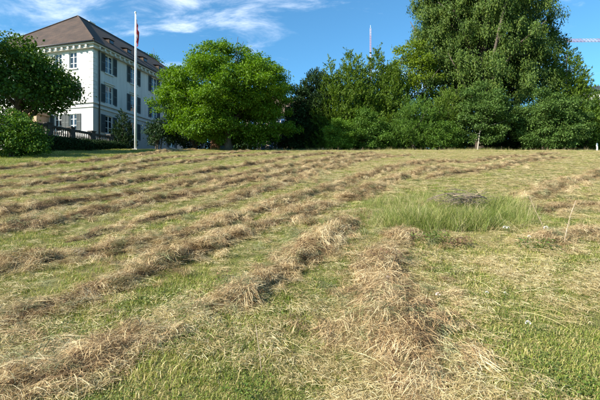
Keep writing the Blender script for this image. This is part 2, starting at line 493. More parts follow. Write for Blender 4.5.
row_pts = []   # for keeping the stubble out of the heaps

def smooth_line(px, n_per_m=8):
    P = np.array([ground_at(*p) for p in px])
    # Catmull-Rom through the ground points
    Q = np.concatenate([[2 * P[0] - P[1]], P, [2 * P[-1] - P[-2]]])
    out = []
    for k in range(1, len(Q) - 2):
        L = np.linalg.norm(Q[k + 1] - Q[k]); m = max(2, int(L * n_per_m))
        t = np.linspace(0, 1, m, endpoint=False)[:, None]
        p0, p1, p2, p3 = Q[k - 1], Q[k], Q[k + 1], Q[k + 2]
        out.append(0.5 * (2 * p1 + (p2 - p0) * t + (2 * p0 - 5 * p1 + 4 * p2 - p3) * t ** 2 + (3 * p1 - p0 - 3 * p2 + p3) * t ** 3))
    return np.concatenate(out + [P[-1:]])

ROWG = 'windrows of cut hay across the meadow'
for ri, (px, wid, hgt, label) in enumerate(ROWS):
    far = np.clip((ground_at(*px[len(px) // 2])[1] - 6) / 8, 0, 1)
    wid *= 0.48; hgt *= 0.38 + 0.22 * far
    C = smooth_line(px)
    n = len(C)
    D = np.gradient(C, axis=0); D /= np.linalg.norm(D, axis=1)[:, None] + 1e-9
    S = np.stack([D[:, 1], -D[:, 0]], -1)
    s = np.concatenate([[0], np.cumsum(np.linalg.norm(np.diff(C, axis=0), axis=1))])
    ends = np.clip(np.minimum(s, s[-1] - s) / 0.5, 0, 1) ** 0.7
    lump = 0.85 + (0.28 - .14 * far) * wav(s * 1.0, s * 0 + ri * 9.1, 2.4, ri) + (0.26 - .1 * far) * wav(s, s * 0 + ri * 5.3, 6.5, ri + 5)
    lump = np.clip(lump, 0.25, 1.6) * ends
    wv = wid * np.clip(0.9 + 0.22 * wav(s, s * 0 + ri * 3.7, 2.6, ri + 11), 0.45, 1.5) * (0.4 + 0.6 * ends) * (0.75 + 0.3 * np.clip(lump, 0, 1.2))
    off = 0.16 * wav(s, s * 0 + ri * 2.1, 1.9, ri + 17) * wid
    row_pts.append((C + S * off[:, None], wv))
    # mound
    K = 11
    q = np.linspace(-0.5, 0.5, K)
    prof = np.cos(q * math.pi) ** 0.8
    rows_v = []
    for k in range(K):
        pos = C + S * (off + q[k] * wv)[:, None]
        jit = 0.10 * wav(pos[:, 0], pos[:, 1], 12, 3) + 0.06 * wav(pos[:, 0], pos[:, 1], 27, 8)
        zz = zfun(pos[:, 0], pos[:, 1]) + hgt * lump * 0.62 * prof[k] * (1 + jit * 2) - (0.03 if k in (0, K - 1) else 0)
        rows_v.append(np.concatenate([pos, zz[:, None]], 1))
    Vm = np.stack(rows_v, 1).reshape(-1, 3)
    ii, kk = np.meshgrid(np.arange(n - 1), np.arange(K - 1), indexing='ij')
    b0 = (ii * K + kk).ravel()
    row = link('hay_windrow', np_mesh('hay_windrow', Vm, np.stack([b0, b0 + 1, b0 + K + 1, b0 + K], -1), M_mound, smooth=True))
    tag(row, label, 'windrow', ROWG)
    # stalks lying over it
    dist = np.clip(np.median(C[:, 1]), 3, 40)
    m = int(s[-1] * wid * (520 if dist < 7 else 300 if dist < 14 else 130))
    t = U(0, n - 1.001, m); i0 = t.astype(int); fr = (t - i0)[:, None]
    cc = C[i0] * (1 - fr) + C[i0 + 1] * fr
    qq = np.where(U(0, 1, m) < .22, rng.normal(0, .8, m), rng.normal(0, 0.36, m)); qq = np.clip(qq, -1.9, 1.9)
    keep = U(0, 1, m) < 0.22 + 0.85 * lump[i0]
    i0, cc, qq = i0[keep], cc[keep], qq[keep]; m = len(i0)
    pos = cc + S[i0] * (off[i0] + qq * wv[i0])[:, None]
    hz = hgt * lump[i0] * 0.62 * np.cos(np.clip(qq, -.5, .5) * math.pi) ** 1.1
    z = zfun(pos[:, 0], pos[:, 1]) + np.maximum(hz, 0) - 0.02 + U(0, 0.045, m) * lump[i0]
    az = np.arctan2(D[i0, 1], D[i0, 0]) + rng.normal(0.0, 0.85, m) + 0.7 * wav(pos[:, 0], pos[:, 1], 1.5, 13)
    # tangles hang down the flanks of the heap
    slope = -hgt * lump[i0] * 0.62 * math.pi / np.maximum(wv[i0], .2) * np.sin(np.clip(qq, -.5, .5) * math.pi)
    tl = np.arctan(slope) * 0.8
    rel = az - np.arctan2(S[i0, 1], S[i0, 0])
    rot = np.stack([tl * np.sin(rel) + rng.normal(0, .18, m), -tl * np.cos(rel) + rng.normal(0, .18, m), az], -1)
    sc = U(0.45, 0.85, m)
    st = scatter('loose_stalks', 'hay', P_hay, np.concatenate([pos, z[:, None]], 1), rot, np.stack([sc, sc, sc * U(0.5, 1.0, m) * np.clip(lump[i0] + .25, .4, 1.2)], -1), row)
    tag(st, kind='stuff')

RP = np.concatenate([np.concatenate([c, w[:, None]], 1)[::2] for c, w in row_pts])
def near_row(X, Y, f=0.42):
    """1 inside a windrow, 0 away from it"""
    out = np.zeros(len(X))
    for a in range(0, len(X), 20000):
        d = np.hypot(X[a:a + 20000, None] - RP[None, :, 0], Y[a:a + 20000, None] - RP[None, :, 1]) / RP[None, :, 2]
        out[a:a + 20000] = d.min(1)
    return out
def lawn(X, Y):
    """the unmown lawn on the upper left, outside the topmost windrow"""
    c, w = row_pts[0]
    yl = np.interp(X, c[:, 0], c[:, 1])
    return (Y > yl + 0.3) & (X < c[-1, 0])

# stubble
X, Y = field_points(52000, 1.7, 42, 1.45)
d = near_row(X, Y)
patch = wav(X, Y, 1.3, 25) + 0.6 * wav(X, Y, 3.4, 31)
dry = (X > -2) & (Y > 11)
k = (d > 0.34) & (U(-1.6, 1.4, len(X)) < patch + 0.9) & ~(dry & (U(0, 1, len(X)) < .5))
X, Y = X[k], Y[k]
z = zfun(X, Y)
sx, sy = slope_rot(X, Y, 0)
sc = U(0.5, 0.95, len(X)) * (1 + 0.35 * np.clip(wav(X, Y, 2.2, 5), -1, 1)) * (1 + np.clip(Y - 8, 0, 30) * 0.025)
sc = np.where(lawn(X, Y), sc * 1.5, sc)
gr = scatter('grass', 'stubble', P_stub * 2 + P_clov, np.stack([X, Y, z - 0.004], -1), np.stack([np.arctan(sy), -np.arctan(sx), U(-1.2, 1.2, len(X))], -1), np.stack([sc, sc, sc], -1))
tag(gr, 'short green stubble and clover between the rows of hay', 'grass', kind='stuff')
# straw litter
X, Y = field_points(76000, 1.7, 42, 1.35)
d = near_row(X, Y)
cover = 0.04 + np.clip((Y - 3) * .03, 0, .2) + 0.55 * np.exp(-np.maximum(d - 0.4, 0) * 1.6) + 0.15 * wav(X, Y, 0.9, 14) + 0.25 * wav(X, Y, 2.9, 3) + 0.15 * wav(X, Y, 7.0, 22) + 0.25 * np.clip(X / np.maximum(Y, 3) * 1.4, -0.4, 1) + np.clip((Y - 9) * 0.03, 0, .45) + np.clip((Y - 9) * 0.05, 0, .5) * (X > 0)
k = (U(0, 1, len(X)) < cover) & ~lawn(X, Y)
X, Y = X[k], Y[k]
z = zfun(X, Y); sx, sy = slope_rot(X, Y, 0)
sc = U(0.5, 0.95, len(X)); zs = U(0.5, 1.2, len(X))
rz = U(0, 6.28, len(X))
# tilt to the slope in the tuft's own frame (XYZ euler: X is applied first, Z last)
tx = np.arctan(sy * np.cos(rz) - sx * np.sin(rz)); ty = -np.arctan(sx * np.cos(rz) + sy * np.sin(rz))
lt = scatter('loose_hay', 'litter', P_lit * 3 + P_long[:1], np.stack([X, Y, z + 0.006 + U(0, 0.03, len(X))], -1), np.stack([tx, ty, rz], -1), np.stack([sc, sc, zs], -1))
tag(lt, 'thin straw litter scattered over the mown stubble', 'straw', kind='stuff')

# the uncut patch of tall green grass round the brush pile
Pc = [ground_at(*p) for p in ((385, 224), (420, 226), (455, 226), (490, 224), (512, 216), (470, 205), (430, 206), (400, 210))]
xs, ys = [], []
for (ax, ay), (rx, ry), m in zip(Pc, ((.55, .5), (.6, .5), (.55, .4), (.6, .5), (.45, .6), (1.0, .9), (.9, .8), (.6, .7)), (170, 170, 110, 190, 120, 190, 190, 110)):
    a = U(0, 6.28, m); r = np.sqrt(U(0, 1, m)) * U(.8, 1.45, m)
    xs.append(ax + rx * r * np.cos(a)); ys.append(ay + ry * r * np.sin(a))
X, Y = np.concatenate(xs), np.concatenate(ys)
sc = U(0.3, 0.8, len(X)) * (0.75 + 0.30 * wav(X, Y, 2.6, 2))
tg = scatter('tall_grass', 'tall', P_tall * 2 + P_seed, np.stack([X, Y, zfun(X, Y) - .01], -1), np.stack([rng.normal(0, .3, len(X)), rng.normal(0, .3, len(X)), U(0, 6.28, len(X))], -1), np.stack([sc, sc, sc], -1))
tag(tg, 'uncut tall green grass around the brush pile', 'grass', kind='stuff')
# dry seed stems standing here and there on the upper right and along the crest
X = np.concatenate([U(2, 26, 260), U(-4, 26, 240), U(1.5, 7, 50)]); Y = np.concatenate([U(14, 38, 260), U(34, 38.5, 240), U(5, 11, 50)])
sc = U(0.35, 0.8, len(X))
ds = scatter('dry_seed_grass', 'seed', P_seed, np.stack([X, Y, zfun(X, Y) - .01], -1), np.stack([rng.normal(0, .2, len(X)), rng.normal(0, .2, len(X)), U(0, 6.28, len(X))], -1), np.stack([sc, sc, sc], -1))
tag(ds, 'scattered dry grass stems left standing on the upper slope', 'grass', kind='stuff')

# rough ungrazed fringe along the foot of the trees
n = 1500
X = U(-9, 31, n); Y = 38.3 + rng.normal(0, .55, n) + .5 * wav(X, X * 0, .7, 6)
sc = U(.25, .75, n) * (.8 + .3 * wav(X, Y, 1.3, 4))
fr_ = scatter('rough_grass', 'fringe', P_tall + P_seed, np.stack([X, Y, zfun(X, Y) - .02], -1), np.stack([rng.normal(0, .25, n), rng.normal(0, .25, n), U(0, 6.28, n)], -1), np.stack([sc, sc, sc], -1))
tag(fr_, 'rough uncut grass along the foot of the hedge trees', 'grass', kind='stuff')

#@@PART2
# ------------------------------------------------------------------ trees and shrubs
def unit(v):
    return v / (np.linalg.norm(v, axis=-1, keepdims=True) + 1e-9)
def sph(n, zmin=-1.0):
    z = U(zmin, 1, n); a = U(0, 6.2832, n); r = np.sqrt(np.maximum(0, 1 - z * z))
    return np.stack([r * np.cos(a), r * np.sin(a), z], -1)

def leaf_mesh(name, C, D, Nn, ln, wd, val, mat):
    """one kite-shaped, slightly folded leaf per entry"""
    D = unit(D); S = unit(np.cross(D, Nn)); Nn = np.cross(S, D)
    ln = ln[:, None]; wd = wd[:, None]
    Vv = np.stack([C, C + D * ln * .45 + S * wd * .5 + Nn * ln * .10, C + D * ln - Nn * ln * .06, C + D * ln * .45 - S * wd * .5 + Nn * ln * .10], 1).reshape(-1, 3)
    Fv = np.arange(len(C) * 4).reshape(-1, 4)
    return np_mesh(name, Vv, Fv, mat, val)

def clumps_on_lobes(lobes, dens, inner=0.12):
    """points on the skin of overlapping lobes (few inside); returns points, outward directions"""
    P, O = [], []
    LC = np.array([l[0] for l in lobes]); LR = np.array([l[1] for l in lobes])
    for k, (c, r) in enumerate(lobes):
        r = np.asarray(r); area = 4 * math.pi * ((r[0] * r[1]) ** 1.6 / 3 + (r[0] * r[2]) ** 1.6 / 3 + (r[1] * r[2]) ** 1.6 / 3) ** (1 / 1.6)
        n = max(6, int(area * dens))
        d = sph(n); rad = U(0.72, 1.08, n)
        deep = U(0, 1, n) < inner
        rad = np.where(deep, U(0.1, 0.7, n), rad)
        p = c + d * r * rad[:, None]
        q = np.min(np.where(np.arange(len(lobes))[None, :] == k, 9, np.linalg.norm((p[:, None] - LC[None]) / LR[None], axis=2)), axis=1) if len(lobes) > 1 else np.full(n, 9)
        keep = (q > 0.72) | (U(0, 1, n) < 0.10) | deep
        keep &= (d[:, 2] > -0.25) | (U(0, 1, n) < 0.30) | deep
        P.append(p[keep]); O.append(unit(d / r)[keep])
    return np.concatenate(P), np.concatenate(O)

def leaves_from(P, O, per, spread, size, style):
    n = len(P); K = n * per
    idx = np.repeat(np.arange(n), per)
    o = O[idx]
    if style == 'weep':
        off = rng.normal(0, 1, (K, 3)) * np.array([spread * .55, spread * .55, spread * 1.5]); off[:, 2] -= spread
        D = np.stack([rng.normal(0, .35, K), rng.normal(0, .35, K), -np.ones(K)], -1) + o * .25
        Nn = o + rng.normal(0, .5, (K, 3))
        wr = 0.5
    elif style == 'spire':
        ax = unit(o * [1, 1, .4] + np.array([0, 0, .75])); t = U(-.2, 1, K)[:, None] * spread * 2.4
        off = ax * t + rng.normal(0, 1, (K, 3)) * spread * .38 * (1.1 - t / (spread * 2.4))
        D = ax + rng.normal(0, .35, (K, 3))
        Nn = o + rng.normal(0, .6, (K, 3))
        wr = 0.36
    else:
        off = rng.normal(0, 1, (K, 3)) * np.array([spread, spread, spread * .6])
        D = o * .5 + rng.normal(0, .7, (K, 3)) + np.array([0, 0, -.25])
        Nn = o * .55 + np.array([0, 0, .7]) + rng.normal(0, .5, (K, 3))
        wr = 0.62
    C = P[idx] + off
    ln = size * U(.65, 1.3, K)
    val = np.clip(U(.15, .85, n)[idx] * .55 + U(0, 1, K) * .45, 0, 1)
    return C, D, Nn, ln, ln * wr * U(.8, 1.15, K), val

def leaf_colour(name, dark, mid, light, transl=0.3):
    return blade_mat(name, [(0.0, dark), (0.5, mid), (1.0, light)], transl, 0.55, 0.18, 0.0)
L_maple = leaf_colour('maple leaves', (0.048, 0.112, 0.010), (0.10, 0.19, 0.015), (0.175, 0.275, 0.026), 0.36)
L_chest = leaf_colour('chestnut leaves', (0.026, 0.062, 0.009), (0.055, 0.11, 0.015), (0.11, 0.175, 0.026), 0.25)
L_bushlt = leaf_colour('light shrub leaves', (0.06, 0.125, 0.014), (0.105, 0.195, 0.022), (0.165, 0.26, 0.035), 0.32)
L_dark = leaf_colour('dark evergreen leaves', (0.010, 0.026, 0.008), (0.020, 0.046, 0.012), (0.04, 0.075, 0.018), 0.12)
L_thuja = leaf_colour('cypress sprays', (0.05, 0.095, 0.013), (0.088, 0.148, 0.019), (0.15, 0.21, 0.03), 0.26)
L_yell = leaf_colour('yellow-green leaves', (0.075, 0.125, 0.012), (0.13, 0.19, 0.018), (0.20, 0.26, 0.03), 0.33)
L_hazel = leaf_colour('hazel leaves', (0.045, 0.10, 0.016), (0.078, 0.15, 0.022), (0.125, 0.20, 0.032), 0.28)
L_weep = leaf_colour('hanging olive foliage', (0.026, 0.058, 0.011), (0.062, 0.108, 0.018), (0.15, 0.19, 0.036), 0.22)
L_vib = leaf_colour('matt shrub leaves', (0.034, 0.075, 0.017), (0.068, 0.125, 0.026), (0.125, 0.185, 0.042), 0.24)
M_bark = surf_mat('grey bark', (0.05, 0.04, 0.03), (0.17, 0.14, 0.11), 9, 0.9, 0.9, 25, stretch=(3, 3, .5))
M_palebark = surf_mat('pale bark', (0.22, 0.19, 0.15), (0.42, 0.38, 0.31), 9, 0.85, 0.5, 25, stretch=(3, 3, .5))

def bent(p0, p1, n=5, amp=0.12):
    p0, p1 = np.asarray(p0, float), np.asarray(p1, float); L = np.linalg.norm(p1 - p0)
    t = np.linspace(0, 1, n)[:, None]; w = rng.normal(0, amp * L * .4, 3)
    return p0 + (p1 - p0) * t + np.sin(t * math.pi) * w

def make_tree(name, label, cat, base, lobes, mat, dens, per, spread, size, style='broad', trunk_r=0.25, stems=1, group=None, inner=0.12, bark=None, trunk_top=None, limbs=9):
    """lobes in world coordinates; root at the base"""
    base = np.array([base[0], base[1], float(zfun(base[0], base[1]))])
    root = empty(name, base); tag(root, label, cat, group)
    lobes = [(np.asarray(c, float) - base, np.asarray(r, float)) for c, r in lobes]
    P, O = clumps_on_lobes(lobes, dens, inner)
    k = P[:, 2] > 0.12
    P, O = P[k], O[k]
    C, D, Nn, ln, wd, val = leaves_from(P, O, per, spread, size, style)
    C[:, 2] = np.maximum(C[:, 2], 0.05)
    link('crown', leaf_mesh('crown', C, D, Nn, ln, wd, val, mat), root)
    mid = np.mean([c for c, r in lobes], 0)
    mb = MB()
    top = trunk_top if trunk_top else mid[2]
    for s_ in range(stems):
        b0 = np.array([U(-.35, .35), U(-.35, .35), 0]) if stems > 1 else np.zeros(3)
        tp = np.array([mid[0] * .8, mid[1] * .8, top]) if stems == 1 else mid + rng.normal(0, .3, 3) * np.array([1, 1, .3])
        L = bent(b0 - [0, 0, .25], tp, 7, .05)
        mb.tube(L, trunk_r / (stems ** .5) * np.array([1.35, 1.05, .92, .82, .7, .55, .35]), 10)
        order = rng.permutation(len(lobes))[:max(3, limbs // stems)]
        for q in order:
            c, r = lobes[q]
            st = L[rng.integers(2, 6)]
            tip = c + (c - st) * .15
            mb.tube(bent(st, tip, 5), trunk_r * np.array([.42, .33, .25, .16, .06]) / (stems ** .5), 6)
    mb.build('trunk', bark or M_bark, root, smooth=True)
    return root

def blob_lobes(c, r, n, lobe=(0.26, 0.42), reach=(0.5, 0.78), zmin=-0.7, core=True, fine=True):
    c = np.asarray(c, float); r = np.asarray(r, float)
    L = [(c, r * .68)] if core else []
    if fine: n = int(n * 2.3); lobe = (lobe[0] * .50, lobe[1] * .62); reach = (reach[0] + .05, min(1.0, reach[1] + .14))
    d = sph(n * 4, zmin); keep = [d[0]]
    for v in d[1:]:
        if len(keep) >= n: break
        if min(np.linalg.norm(v - q) for q in keep) > 1.7 / math.sqrt(n): keep.append(v)
    for v in keep:
        s_ = U(*lobe); m = np.mean(r)
        L.append((c + v * r * U(*reach), np.array([m * s_ * U(.95, 1.35), m * s_ * U(.95, 1.35), m * s_ * U(.55, .85)])))
    return L

def px_lobes(x0, x1, y0, y1, Y, n, ry=0.85, **k):
    c = at((x0 + x1) / 2, (y0 + y1) / 2, Y); rx = (x1 - x0) / 2 / 410 * Y; rz = (y1 - y0) / 2 / 410 * Y
    return blob_lobes(c, (rx, rx * ry, rz), n, **k)

def spire_lobes(px, ytop, Y, rad, n=9, ybot=152):
    """a pointed column of lobes that narrow upwards"""
    b = at(px, ybot, Y); t = at(px, ytop, Y); out = []
    for k in range(n):
        f = k / (n - 1); w = rad * (1 - f) ** .75 + .18
        p = b.lerp(t, f * .93)
        out.append(((p.x + rng.normal(0, .12) * rad * .5, p.y + rng.normal(0, .12) * rad * .5, p.z), (w, w, (t.z - b.z) / n * 1.05)))
    return out

TREES = 'trees along the top of the meadow'
SHRUBS = 'shrubs along the top edge of the meadow'
# left: dark chestnut and the light shrub in front of it
make_tree('chestnut_tree', 'dark broad tree with drooping crown in front of the white house', 'tree', (-19.4, 28.6),
          px_lobes(-62, 60, 38, 102, 28.5, 20, lobe=(.24, .36), reach=(.6, .85)) + px_lobes(26, 86, 66, 112, 28.0, 10) + px_lobes(-45, 70, 76, 116, 27.6, 14, core=False, lobe=(.24, .36)), L_chest, 5.0, 20, .26, .20, trunk_r=.32, group=TREES, inner=.2)
make_tree('leafy_shrub', 'light green shrub at the left edge below the dark tree', 'shrub', (-15.6, 22.5),
          px_lobes(-45, 36, 104, 168, 22.5, 15, zmin=-.9) + px_lobes(6, 48, 118, 166, 22.6, 8), L_hazel, 13, 22, .17, .12, 'broad', trunk_r=.12, stems=4, group=SHRUBS, inner=.3)
# round maple
make_tree('maple_tree', 'round bright green tree between the flagpole and the hedge', 'tree', (-6.4, 37.0),
          px_lobes(160, 292, 52, 118, 36.5, 30, lobe=(.15, .34), reach=(.6, 1.0)) + px_lobes(190, 268, 45, 84, 36.8, 10, core=False, lobe=(.22, .4), reach=(.6, .9)) + px_lobes(150, 200, 80, 122, 36.2, 10, core=False) + px_lobes(240, 297, 78, 126, 36.5, 8, core=False) + px_lobes(158, 298, 100, 144, 37.0, 22, core=False, ry=.6, zmin=-.95) + px_lobes(176, 284, 84, 126, 37.4, 12, ry=.7),
          L_maple, 5.4, 28, .20, .17, trunk_r=.30, group=TREES, inner=.25, limbs=16, trunk_top=5.0)
# behind the house
make_tree('far_tree', 'small dark green tree rising behind the roof of the white house', 'tree', (-25.5, 72),
          px_lobes(138, 164, 48, 100, 72, 10), L_hazel, 1.6, 20, .4, .34, trunk_r=.3, group=TREES)
# shrubs at the foot of the house
make_tree('cone_shrub', 'dark cone-shaped evergreen shrub against the white house wall', 'shrub', (-17.7, 41.0), spire_lobes(123, 113, 41, 1.15, 7, 150), L_dark, 14, 20, .14, .15, 'spire', trunk_r=.1, group='evergreens by the white house', inner=.3)
make_tree('evergreen_shrub', 'dark low evergreen shrub beside the flagpole under the maple', 'shrub', (-14.0, 40.5), px_lobes(143, 180, 116, 150, 40.5, 9), L_dark, 8, 18, .2, .16, trunk_r=.1, stems=3, group='evergreens by the white house', inner=.3)
make_tree('evergreen_shrub', 'dark evergreen shrub in the shade left of the maple trunk', 'shrub', (-10.6, 41.5), px_lobes(172, 212, 112, 150, 41.5, 9), L_dark, 7, 18, .2, .16, trunk_r=.1, stems=3, group='evergreens by the white house', inner=.3)
make_tree('evergreen_shrub', 'dark evergreen shrub to the right of the green parasol', 'shrub', (-2.6, 42.5), px_lobes(258, 304, 126, 152, 42.5, 9), L_dark, 7, 18, .2, .16, trunk_r=.1, stems=3, group=SHRUBS, inner=.3)
# the hedge of mixed trees
make_tree('yew_tree', 'narrow nearly black evergreen at the gap beside the maple', 'tree', (1.5, 43.5), px_lobes(294, 334, 64, 158, 43.0, 18, zmin=-1) + spire_lobes(300, 92, 42.6, 1.5, 7), L_dark, 9, 20, .22, .2, 'spire', trunk_r=.25, group=TREES, inner=.3)
make_tree('yew_tree', 'dark green yew closing the gap just right of the maple crown', 'tree', (-0.8, 42.0), px_lobes(278, 308, 80, 158, 42.0, 12, zmin=-1), L_dark, 7, 20, .2, .18, trunk_r=.15, group=TREES, inner=.3)
make_tree('cypress_tree', 'feathery green cypress with two pointed tips beside the dark yew', 'tree', (5.0, 43),
          spire_lobes(348, 52, 43, 2.9, 10) + spire_lobes(330, 64, 42.5, 2.2, 8) + spire_lobes(362, 60, 42.5, 2.2, 8) + px_lobes(318, 372, 78, 150, 42.6, 14, core=True), L_thuja, 7.5, 20, .24, .22, 'spire', trunk_r=.3, group=TREES, inner=.25)
make_tree('cypress_tree', 'feathery cypress in front of the thin far mast', 'tree', (8.0, 43.5),
          spire_lobes(376, 49, 43.5, 2.6, 10) + spire_lobes(391, 60, 43, 2.1, 8) + px_lobes(358, 402, 74, 150, 43, 12), L_thuja, 7.5, 20, .24, .22, 'spire', trunk_r=.3, group=TREES, inner=.25)
make_tree('leafy_shrub', 'bright green rounded shrub at the foot of the feathery cypress', 'shrub', (3.6, 37.9),
          px_lobes(321, 354, 116, 160, 37.9, 14, zmin=-1), L_bushlt, 16, 24, .15, .11, 'broad', trunk_r=.1, stems=3, group=SHRUBS, inner=.3)
make_tree('leafy_shrub', 'low dark green shrub between the bright rounded one and the hazel', 'shrub', (6.1, 39.2), px_lobes(346, 392, 110, 160, 39.2, 16, zmin=-1), L_hazel, 10, 24, .18, .13, trunk_r=.1, stems=3, group=SHRUBS, inner=.3)
make_tree('ash_tree', 'yellow-green tree with loose crown against the big weeping tree', 'tree', (11.6, 45),
          px_lobes(384, 440, 42, 116, 45, 20, lobe=(.2, .40), reach=(.55, .95)), L_yell, 4.6, 18, .26, .21, trunk_r=.25, group=TREES, inner=.15)
make_tree('hazel_shrub', 'tall mid green hazel shrub below the yellow-green tree', 'shrub', (11.3, 40),
          px_lobes(390, 446, 96, 157, 40, 15, zmin=-1) + px_lobes(384, 424, 116, 162, 39.2, 9), L_hazel, 9, 22, .2, .15, 'spire', trunk_r=.15, stems=4, group=SHRUBS, inner=.25)
make_tree('hazel_shrub', 'mid green hazel shrub under the left side of the weeping tree', 'shrub', (14.3, 41.2), px_lobes(424, 472, 84, 158, 41.0, 16, zmin=-1), L_thuja, 8, 22, .2, .16, 'spire', trunk_r=.15, stems=3, group=SHRUBS, inner=.25)
make_tree('leafy_shrub', 'low mid green shrub in front of the hazel under the weeping tree', 'shrub', (13.2, 39.0), px_lobes(420, 462, 116, 162, 39.0, 14, zmin=-1), L_hazel, 11, 22, .17, .13, trunk_r=.1, stems=3, group=SHRUBS, inner=.3)
make_tree('evergreen_tree', 'dark fill tree added behind the big weeping tree as its shaded interior', 'tree', (21.8, 52.5), px_lobes(424, 552, -30, 130, 52.5, 16, zmin=-1, fine=False, reach=(.4, .7)), L_dark, 2.2, 14, .4, .34, trunk_r=.4, group='dark trees behind the hedge', inner=.3)  # added fill tree; its dark leaves stand in for the weeping tree's inner shade
make_tree('weeping_tree', 'tallest tree with hanging olive foliage, cut by the top of the picture', 'tree', (20.8, 47),
          px_lobes(414, 552, -60, 116, 47, 60, lobe=(.13, .24), reach=(.6, 1.0)) + px_lobes(404, 470, 2, 104, 46, 20, core=False, lobe=(.16, .30), reach=(.5, 1.0)) + px_lobes(500, 566, 12, 112, 46.5, 20, core=False, lobe=(.16, .30), reach=(.5, 1.0)) + px_lobes(414, 552, 56, 122, 45.5, 26, core=False, lobe=(.15, .27), reach=(.5, 1.0)) + px_lobes(408, 548, -75, 14, 47, 26, core=False, lobe=(.26, .42)) + px_lobes(414, 490, -12, 70, 46, 14, core=False, lobe=(.22, .36)) + px_lobes(490, 545, -10, 60, 46, 10, core=False, lobe=(.22, .36)),
          L_weep, 4.6, 20, .23, .20, 'weep', trunk_r=.6, group=TREES, inner=.28, limbs=24)
make_tree('cypress_tree', 'cypress with jagged outline at the right end of the hedge', 'tree', (29.0, 45),
          spire_lobes(570, 46, 45, 2.9, 10) + spire_lobes(584, 72, 44.5, 2.4, 9) + spire_lobes(596, 100, 44, 1.8, 7) + spire_lobes(552, 60, 45, 2.2, 8), L_thuja, 7.0, 20, .26, .23, 'spire', trunk_r=.3, group=TREES, inner=.25)
make_tree('round_shrub', 'round matt green shrub on a thin pale stem, the one further left', 'shrub', (16.6, 38.4),
          px_lobes(452, 512, 84, 148, 39, 20, lobe=(.2, .36), reach=(.5, .9), zmin=-.95) , L_vib, 10.5, 24, .17, .15, trunk_r=.055, group=SHRUBS, inner=.2, bark=M_palebark)
make_tree('round_shrub', 'wide round matt green shrub below the crane jib', 'shrub', (23.0, 38.8),
          px_lobes(510, 588, 86, 156, 38.8, 26, lobe=(.18, .34), reach=(.5, .92), zmin=-.9) + px_lobes(516, 584, 124, 160, 38.8, 6, core=False), L_vib, 10.5, 24, .17, .15, trunk_r=.12, stems=3, group=SHRUBS, inner=.2)
make_tree('leafy_shrub', 'low green shrub under the cypress at the right edge', 'shrub', (28.0, 40.5), px_lobes(570, 620, 112, 156, 40.5, 12, zmin=-1), L_thuja, 7, 18, .2, .18, trunk_r=.1, stems=3, group=SHRUBS, inner=.25)
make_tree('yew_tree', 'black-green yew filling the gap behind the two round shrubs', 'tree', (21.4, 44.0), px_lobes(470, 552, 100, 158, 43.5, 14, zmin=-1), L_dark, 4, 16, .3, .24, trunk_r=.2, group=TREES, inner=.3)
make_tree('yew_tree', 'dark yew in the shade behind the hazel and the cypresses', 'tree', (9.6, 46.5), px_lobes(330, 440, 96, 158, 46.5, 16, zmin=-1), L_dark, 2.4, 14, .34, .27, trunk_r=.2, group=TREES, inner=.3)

make_tree('chestnut_tree', 'dark broad tree outside the left edge, shading the lawn', 'tree', (-25.0, 23.6),
          blob_lobes((-25.0, 23.6, 10.6), (4.4, 4.4, 4.2), 16), L_chest, 3.5, 18, .3, .24, trunk_r=.35, group=TREES, inner=.2)
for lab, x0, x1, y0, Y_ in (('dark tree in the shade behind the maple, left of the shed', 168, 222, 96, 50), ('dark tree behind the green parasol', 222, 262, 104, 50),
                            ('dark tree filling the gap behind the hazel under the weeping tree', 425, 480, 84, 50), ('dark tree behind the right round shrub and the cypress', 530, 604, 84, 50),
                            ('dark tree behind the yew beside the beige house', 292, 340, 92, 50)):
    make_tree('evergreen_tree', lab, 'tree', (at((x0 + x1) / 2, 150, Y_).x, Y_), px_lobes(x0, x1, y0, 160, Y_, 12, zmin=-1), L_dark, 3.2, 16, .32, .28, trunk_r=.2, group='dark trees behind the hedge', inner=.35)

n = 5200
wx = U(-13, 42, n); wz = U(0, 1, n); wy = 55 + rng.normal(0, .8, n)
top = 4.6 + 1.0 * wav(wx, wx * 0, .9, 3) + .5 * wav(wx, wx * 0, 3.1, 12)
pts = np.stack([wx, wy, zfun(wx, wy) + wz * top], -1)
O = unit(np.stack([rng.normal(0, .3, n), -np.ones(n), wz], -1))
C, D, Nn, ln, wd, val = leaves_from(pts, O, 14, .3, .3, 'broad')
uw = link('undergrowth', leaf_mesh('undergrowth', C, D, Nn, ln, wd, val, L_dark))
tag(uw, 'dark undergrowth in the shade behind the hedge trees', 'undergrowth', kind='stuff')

# clipped hedge below the terrace balustrade
TA, TB = Vector((-21.4, 31.2, 0)), Vector((-18.2, 39.8, 0))
tdir = (TB - TA).normalized(); tside = Vector((tdir.y, -tdir.x, 0)); tlen = (TB - TA).length
n = 2300
t = U(0, tlen, n); a = U(-.5, .5, n); face = rng.integers(0, 3, n)
hx = np.where(face == 0, .55, np.where(face == 1, -.55, a * 1.1)); htop = 1.15 - .65 * t / tlen; hz = np.where(face == 2, 1.0, U(0, 1, n)) * htop + rng.normal(0, .06, n)
pts = np.array(TA)[None] + t[:, None] * np.array(tdir)[None] + (1.0 + hx)[:, None] * np.array(tside)[None]
pts[:, 2] = zfun(pts[:, 0], pts[:, 1]) + hz
O = np.where((face == 2)[:, None], np.array([[0, 0, 1.0]]), np.sign(hx)[:, None] * np.array(tside)[None])
hr = empty('clipped_hedge', (TA.x + tside.x, TA.y + tside.y, float(zfun(TA.x, TA.y))))
C, D, Nn, ln, wd, val = leaves_from(pts, O, 16, .14, .12, 'broad')
link('foliage', leaf_mesh('foliage', C - np.array(hr.location), D, Nn, ln, wd, val, L_dark), hr)
mb = MB()
